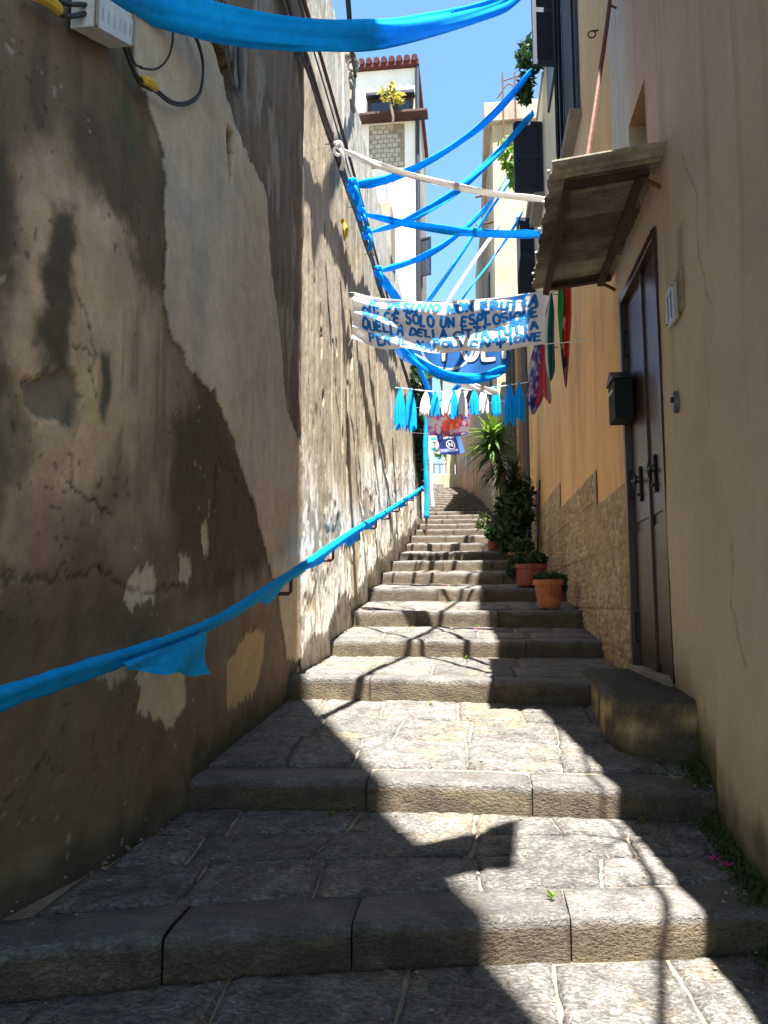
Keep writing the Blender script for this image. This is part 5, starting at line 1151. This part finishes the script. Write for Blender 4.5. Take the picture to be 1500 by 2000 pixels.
q = MB(); q.tube(cr([JP(.0, .06, .0), (-1.57, 2.62, 2.31), (-1.57, 2.50, 2.26)], 8), .011, 6); q.tube(cr([JP(.0, .10, .0), (-1.57, 2.60, 2.35), (-1.57, 2.48, 2.30)], 8), .011, 6); q.build('cable', m_cable, jc)
q = MB(); q.tube(cr([(-1.57, 2.56, 2.29), (-1.565, 2.50, 2.27), (-1.57, 2.40, 2.22)], 6), .024, 8); q.build('yellow_tape', m_yellow, jc)
nc = thing('niche_cables', 'loop of thick cables hanging in the rusty wall niche', 'cables', (-1.62, 4.8, 3.4))
for k in range(4):
    q = MB(); d = k * .022; q.tube(cr([(-1.60 + d * .3, 4.42 + d, 3.95), (-1.59, 4.56 + d, 3.66), (-1.58, 4.74 + d * .4, 3.50 + d * .3), (-1.58, 4.86 - d * .2, 3.56 + d), (-1.59, 4.90 - d, 3.75), (-1.6, 4.90 - d, 4.05)], 20), .011, 6); q.build('cable', m_cable if k % 2 else m_gcable, nc)
# cable by the right wall, above the view: its shadow falls on the steps
rc = thing('entry_cable', 'loose cable running along the top of the pale wall', 'cable', (1.3, 2.4, 3.8))
q = MB(); q.tube(cr([(1.36, 4.9, 4.35), (1.32, 3.9, 4.1), (1.282, 3.25, 4.05), (1.328, 2.92, 4.0), (1.369, 2.8, 3.88), (1.391, 2.2, 3.84), (1.397, 1.9, 3.86), (1.30, 1.45, 3.84), (1.22, 1.1, 3.76), (1.15, .2, 3.6)], 60), [.012] * 30 + [.02] * 31, 6); q.tube(cr([(1.37, 2.6, 3.9), (1.30, 2.5, 3.95), (1.25, 2.45, 3.9)], 6), .012, 5); q.tube(cr([(1.39, 2.1, 3.85), (1.30, 2.05, 3.9), (1.28, 2.15, 3.95)], 6), .012, 5); q.build('cable', m_cable, rc)

# added flag and pole above the view, shading part of the lowest tread
ef = thing('added_shade_flag', 'added unseen blue flag on a short pole, shading the lowest tread', 'flag', (1.4, 2.3, 5.0))
q = MB(); q.tube([(1.75, 2.62, 3.2), (1.30, 2.35, 5.02), (1.18, 2.20, 5.3)], .014, 6); q.build('pole', m_rust, ef)
EC = [np.array(p) for p in SHADE_FLAG]; n, m = 18, 8; V = []; F = []
for i in range(n + 1):
    for j in range(m + 1):
        u, v = i / n, j / m; p = (EC[0] * (1 - u) + EC[1] * u) * (1 - v) + (EC[3] * (1 - u) + EC[2] * u) * v; V.append(p + np.array((0, 0, .04 * math.sin(u * 9 + v * 2))))
for i in range(n):
    for j in range(m): a = i * (m + 1) + j; F.append((a, a + 1, a + m + 2, a + m + 1))
obj('cloth', V, F, m_bluecloth, ef, smooth=True)

# ================================================================ potted plants
def pot(name, label, x, y, r, h, mat, fol, seed, mleaf=None, group=None):
    z = gz(y) + .008
    t = thing(name, label, 'potted plant', (x, y, z), group=group)
    b = MB(); b.lathe((x, y, z), [(0, 0), (r * .66, 0), (r * .7, .01), (r * .90, h * .80), (r * .92, h * .80), (r, h * .81), (r, h), (r * .90, h), (r * .86, h * .86), (0, h * .86)], 28); b.build('pot', mat, t, smooth=False)
    b = MB(); b.lathe((x, y, z), [(r * .86, h * .865), (r * .4, h * .90), (0, h * .89)], 16); b.build('soil', m_soil, t)
    leaves('foliage', [(x + a * r, y + b_ * r, z + h + c * r, d * r, d * r, e * r) for a, b_, c, d, e in fol], 130, .05, mleaf or m_leafd, t, seed)
    b = MB(); rr = random.Random(seed)
    for i in range(7):
        a = rr.uniform(0, 6.28); b.tube([(x, y, z + h * .85), (x + r * .5 * math.cos(a), y + r * .5 * math.sin(a), z + h + r * .3), (x + r * .9 * math.cos(a), y + r * .9 * math.sin(a), z + h + r * .4)], .008, 5)
    b.build('stems', m_bark, t); return t
pot('potted_plant', 'low plant in an orange terracotta pot, nearest on the steps', .985, 10.32, .205, .37, m_terra, [(0, 0, .12, .9, .35), (.6, 0, .05, .55, .4), (.85, -.2, -.4, .25, .4), (-.5, .1, .1, .5, .3)], 31)
pot('potted_plant', 'bushy plant in a wide dark red pot just behind the orange one', .86, 12.02, .27, .33, m_terra2, [(0, 0, .35, .9, .5), (-.7, 0, .2, .6, .6), (.6, .1, .3, .5, .4), (-1.0, -.2, -.3, .35, .5)], 32)
pot('potted_plant', 'dark leafy plant in a small red pot, third up the steps', .80, 13.7, .19, .32, m_terra2, [(.1, 0, .6, 1.2, 1.0), (.7, .1, .6, .9, .9)], 33)
pot('potted_plant', 'leafy shrub with yellowish leaves beside the yucca', .46, 17.4, .13, .2, m_terra2, [(-.2, 0, 1.4, 1.5, 1.3), (-.7, -.4, 1.7, .9, .8), (.3, 0, .6, 1.2, .9)], 34, m_leaf)
lv = leaves('flower_sprig', [(.22, 17.05, gz(17.1) + .68, .22, .15, .2), (.16, 17.0, gz(17.1) + .55, .12, .1, .12)], 45, .045, m_leafl, None, 35, label='pale yellow variegated sprig at the edge of the shrub', cat='plant')
# yucca
yu = thing('yucca', 'tall yucca with spiky crown against the house wall', 'plant', (.82, 16.2, gz(16.2)))
zb = gz(16.2)
b = MB(); b.tube(cr([(.82, 16.2, zb), (.80, 16.2, zb + 1.0), (.62, 16.15, zb + 1.8), (.48, 16.1, zb + 2.45)], 12), list(np.linspace(.10, .06, 13)), 8); b.tube(cr([(.82, 16.2, zb + .6), (.92, 16.3, zb + 1.2), (.95, 16.3, zb + 2.0)], 8), .05, 8); b.build('trunk', m_bark, yu)
def spikes(name, c, n, L, seed, mat, elo, ehi, w=.028):
    r = np.random.RandomState(seed); V = []; F = []
    for i in range(n):
        a = r.uniform(0, 6.283); el = math.radians(r.uniform(elo, ehi)); l = L * r.uniform(.75, 1.1); d = np.array((math.cos(a) * math.cos(el), math.sin(a) * math.cos(el), math.sin(el))); s = np.cross(d, (0, 0, 1)); s /= np.linalg.norm(s) + 1e-9
        p0 = np.array(c) + np.array((0, 0, r.uniform(-.25, .15))); b0 = len(V); k = 6
        for j in range(k + 1):
            t = j / k; p = p0 + d * l * t + np.array((0, 0, -.45 * l * t * t * math.cos(el))); ww = w * (1 - t) ** .7 * (1 if t > .05 else .6); V += [p - s * ww, p + s * ww]
            if j: q = b0 + 2 * j; F.append((q - 2, q - 1, q + 1, q))
    return obj(name, V, np.array(F), mat, yu)
spikes('crown', (.46, 16.1, zb + 2.45), 150, .72, 3, m_leaf, -25, 85, .042); spikes('crown', (.44, 16.1, zb + 2.55), 170, .70, 13, m_leafl, -5, 85, .042)
spikes('lower_leaves', (.56, 16.1, zb + 2.0), 80, .6, 4, m_leafd, -50, 30); spikes('lower_leaves', (.90, 16.3, zb + 1.75), 80, .55, 5, m_leafd, -40, 80); spikes('lower_leaves', (.84, 16.2, zb + 1.45), 90, .6, 6, m_leafd, -55, 60)
ys_ = thing('dark_shrub', 'dense dark green shrub at the foot of the yucca', 'plant', (.85, 16.2, zb))
leaves('foliage', [(.88, 15.9, zb + .9, .32, .4, .55), (.75, 15.6, zb + .45, .3, .35, .4), (1.1, 16.6, zb + 1.2, .25, .5, .7), (.72, 16.3, zb + .9, .3, .4, .6)], 330, .09, m_leafd, ys_, 41)
b = MB()
for dx, dy in ((0, 0), (.1, .1), (-.08, .05), (.05, -.2)): b.tube([(.85 + dx, 16.1 + dy, gz(16.1 + dy)), (.85 + dx * 2.2, 16.0 + dy * 2, zb + 1.0)], .018, 5)
b.build('stems', m_bark, ys_)
gt = thing('garden_tool', 'dark broom handle leaning on the wall beside the pots', 'pole', (1.25, 14.6, gz(14.6)))
q = MB(); q.tube([(1.18, 14.6, gz(14.6)), (1.30, 14.9, gz(14.6) + 1.75)], .018, 6); q.build('shaft', m_cable, gt); q = MB(); q.box(1.08, 1.28, 14.54, 14.66, gz(14.6) + .005, gz(14.6) + .14, bev=.01); q.build('head', m_bark, gt)

# ================================================================ litter and weeds
def on_tread(x, y): 
    for k in range(len(STEPS) - 1, -1, -1):
        if y >= ystep(k, x): return zline(k, x, y) if k + 1 < len(STEPS) else gz(y)
    return zline(-1, x, y)
wl = [('tiny green weed at the foot of the second riser, in the sun', 1.0 - .13, 4.40), ('tiny green weed at the foot of the second riser, left in shade', -.80, 4.34), ('tiny green weed in a sunlit joint of the lowest tread', .30, 3.38), ('tiny green weed at the foot of the fourth riser', -.08, 8.42), ('tiny green weed at the foot of the third riser', -.36, 6.5), ('tiny green weed at the foot of the fifth riser', .05, 9.92)]
for i, (lb, x, y) in enumerate(wl):
    z = on_tread(x, y); t = thing('weed', lb, 'weed', (x, y, z), group='weeds in the step joints')
    leaves('leaves', [(x, y, z + .015, .022, .02, .015)], 18, .011, m_leafl, t, 60 + i); b = MB(); b.tube([(x, y, z - .01), (x, y, z + .02)], .003, 4); b.build('stem', m_leaf, t)
rp_ = random.Random(5)
spots = [(-.20, 10.4, 0), (.02, 9.5, 1), (-.45, 11.9, 2), (-.3, 13.4, 3), (1.12, 3.78, 4), (1.08, 3.85, 5)]
nm_ = ['pink petal on the fifth tread', 'pink petal on the fourth tread beside the shadow line', 'pink petal on the sixth tread', 'pink petal on the seventh tread', 'crumpled pink blossom by the mossy wall foot', 'second pink blossom touching the crumpled one']
for (x, y, i), lb in zip(spots, nm_):
    z = on_tread(x, y) + .012; s = .035; b = MB(); V = []; F = []
    for k in range(5):
        a = k * 1.256 + i; b0 = len(V); V += [(x, y, z), (x + s * .6 * math.cos(a - .5), y + s * .6 * math.sin(a - .5), z + .012), (x + s * math.cos(a), y + s * math.sin(a), z + .02), (x + s * .6 * math.cos(a + .5), y + s * .6 * math.sin(a + .5), z + .012)]; F.append((b0, b0 + 1, b0 + 2, b0 + 3))
    b.add(V, F); b.build('petal', m_pink, label=lb, cat='petal', group='fallen pink petals')
gr = np.random.RandomState(2); V = []; F = []
for i in range(900):
    y = gr.uniform(2.2, 11); side = gr.rand()
    if side < .35: x = xleft(y) + abs(gr.normal(0, .16))
    elif side < .7: x = xright(y) - abs(gr.normal(0, .18))
    else: x = gr.uniform(-1.5, 1.2)
    z = on_tread(x, y) + .008; s = gr.uniform(.003, .011); b0 = len(V)
    o = gr.uniform(.5, 1.2, (5, 1)) * np.array([(-1, -1, 0), (1, -1, 0), (1, 1, 0), (-1, 1, 0), (0, 0, .9)]) * s
    V += [(x + a, y + b_, z + c_) for a, b_, c_ in o]; F += [(b0, b0 + 1, b0 + 4), (b0 + 1, b0 + 2, b0 + 4), (b0 + 2, b0 + 3, b0 + 4), (b0 + 3, b0, b0 + 4)]
obj('grit', V, F, m_mortar, label='scattered plaster crumbs and grit along the step edges', cat='grit', kind='stuff')
V = []; F = []
for i in range(2600):
    y = gr.uniform(2.3, 5.0); d = abs(gr.normal(0, .055)); x = xright(y) - .02 - d * .8; z = on_tread(x, y) + max(0, .05 - d) * 1.5 * gr.rand(); s = gr.uniform(.006, .016); a = gr.uniform(0, 6.28); b0 = len(V)
    V += [(x - s * math.cos(a), y - s * math.sin(a), z), (x + s * math.cos(a), y + s * math.sin(a), z), (x + gr.normal(0, .004), y + gr.normal(0, .004), z + s * 1.6)]; F.append((b0, b0 + 1, b0 + 2))
obj('moss', V, F, m_moss, label='green moss along the foot of the pale wall', cat='moss', kind='stuff')
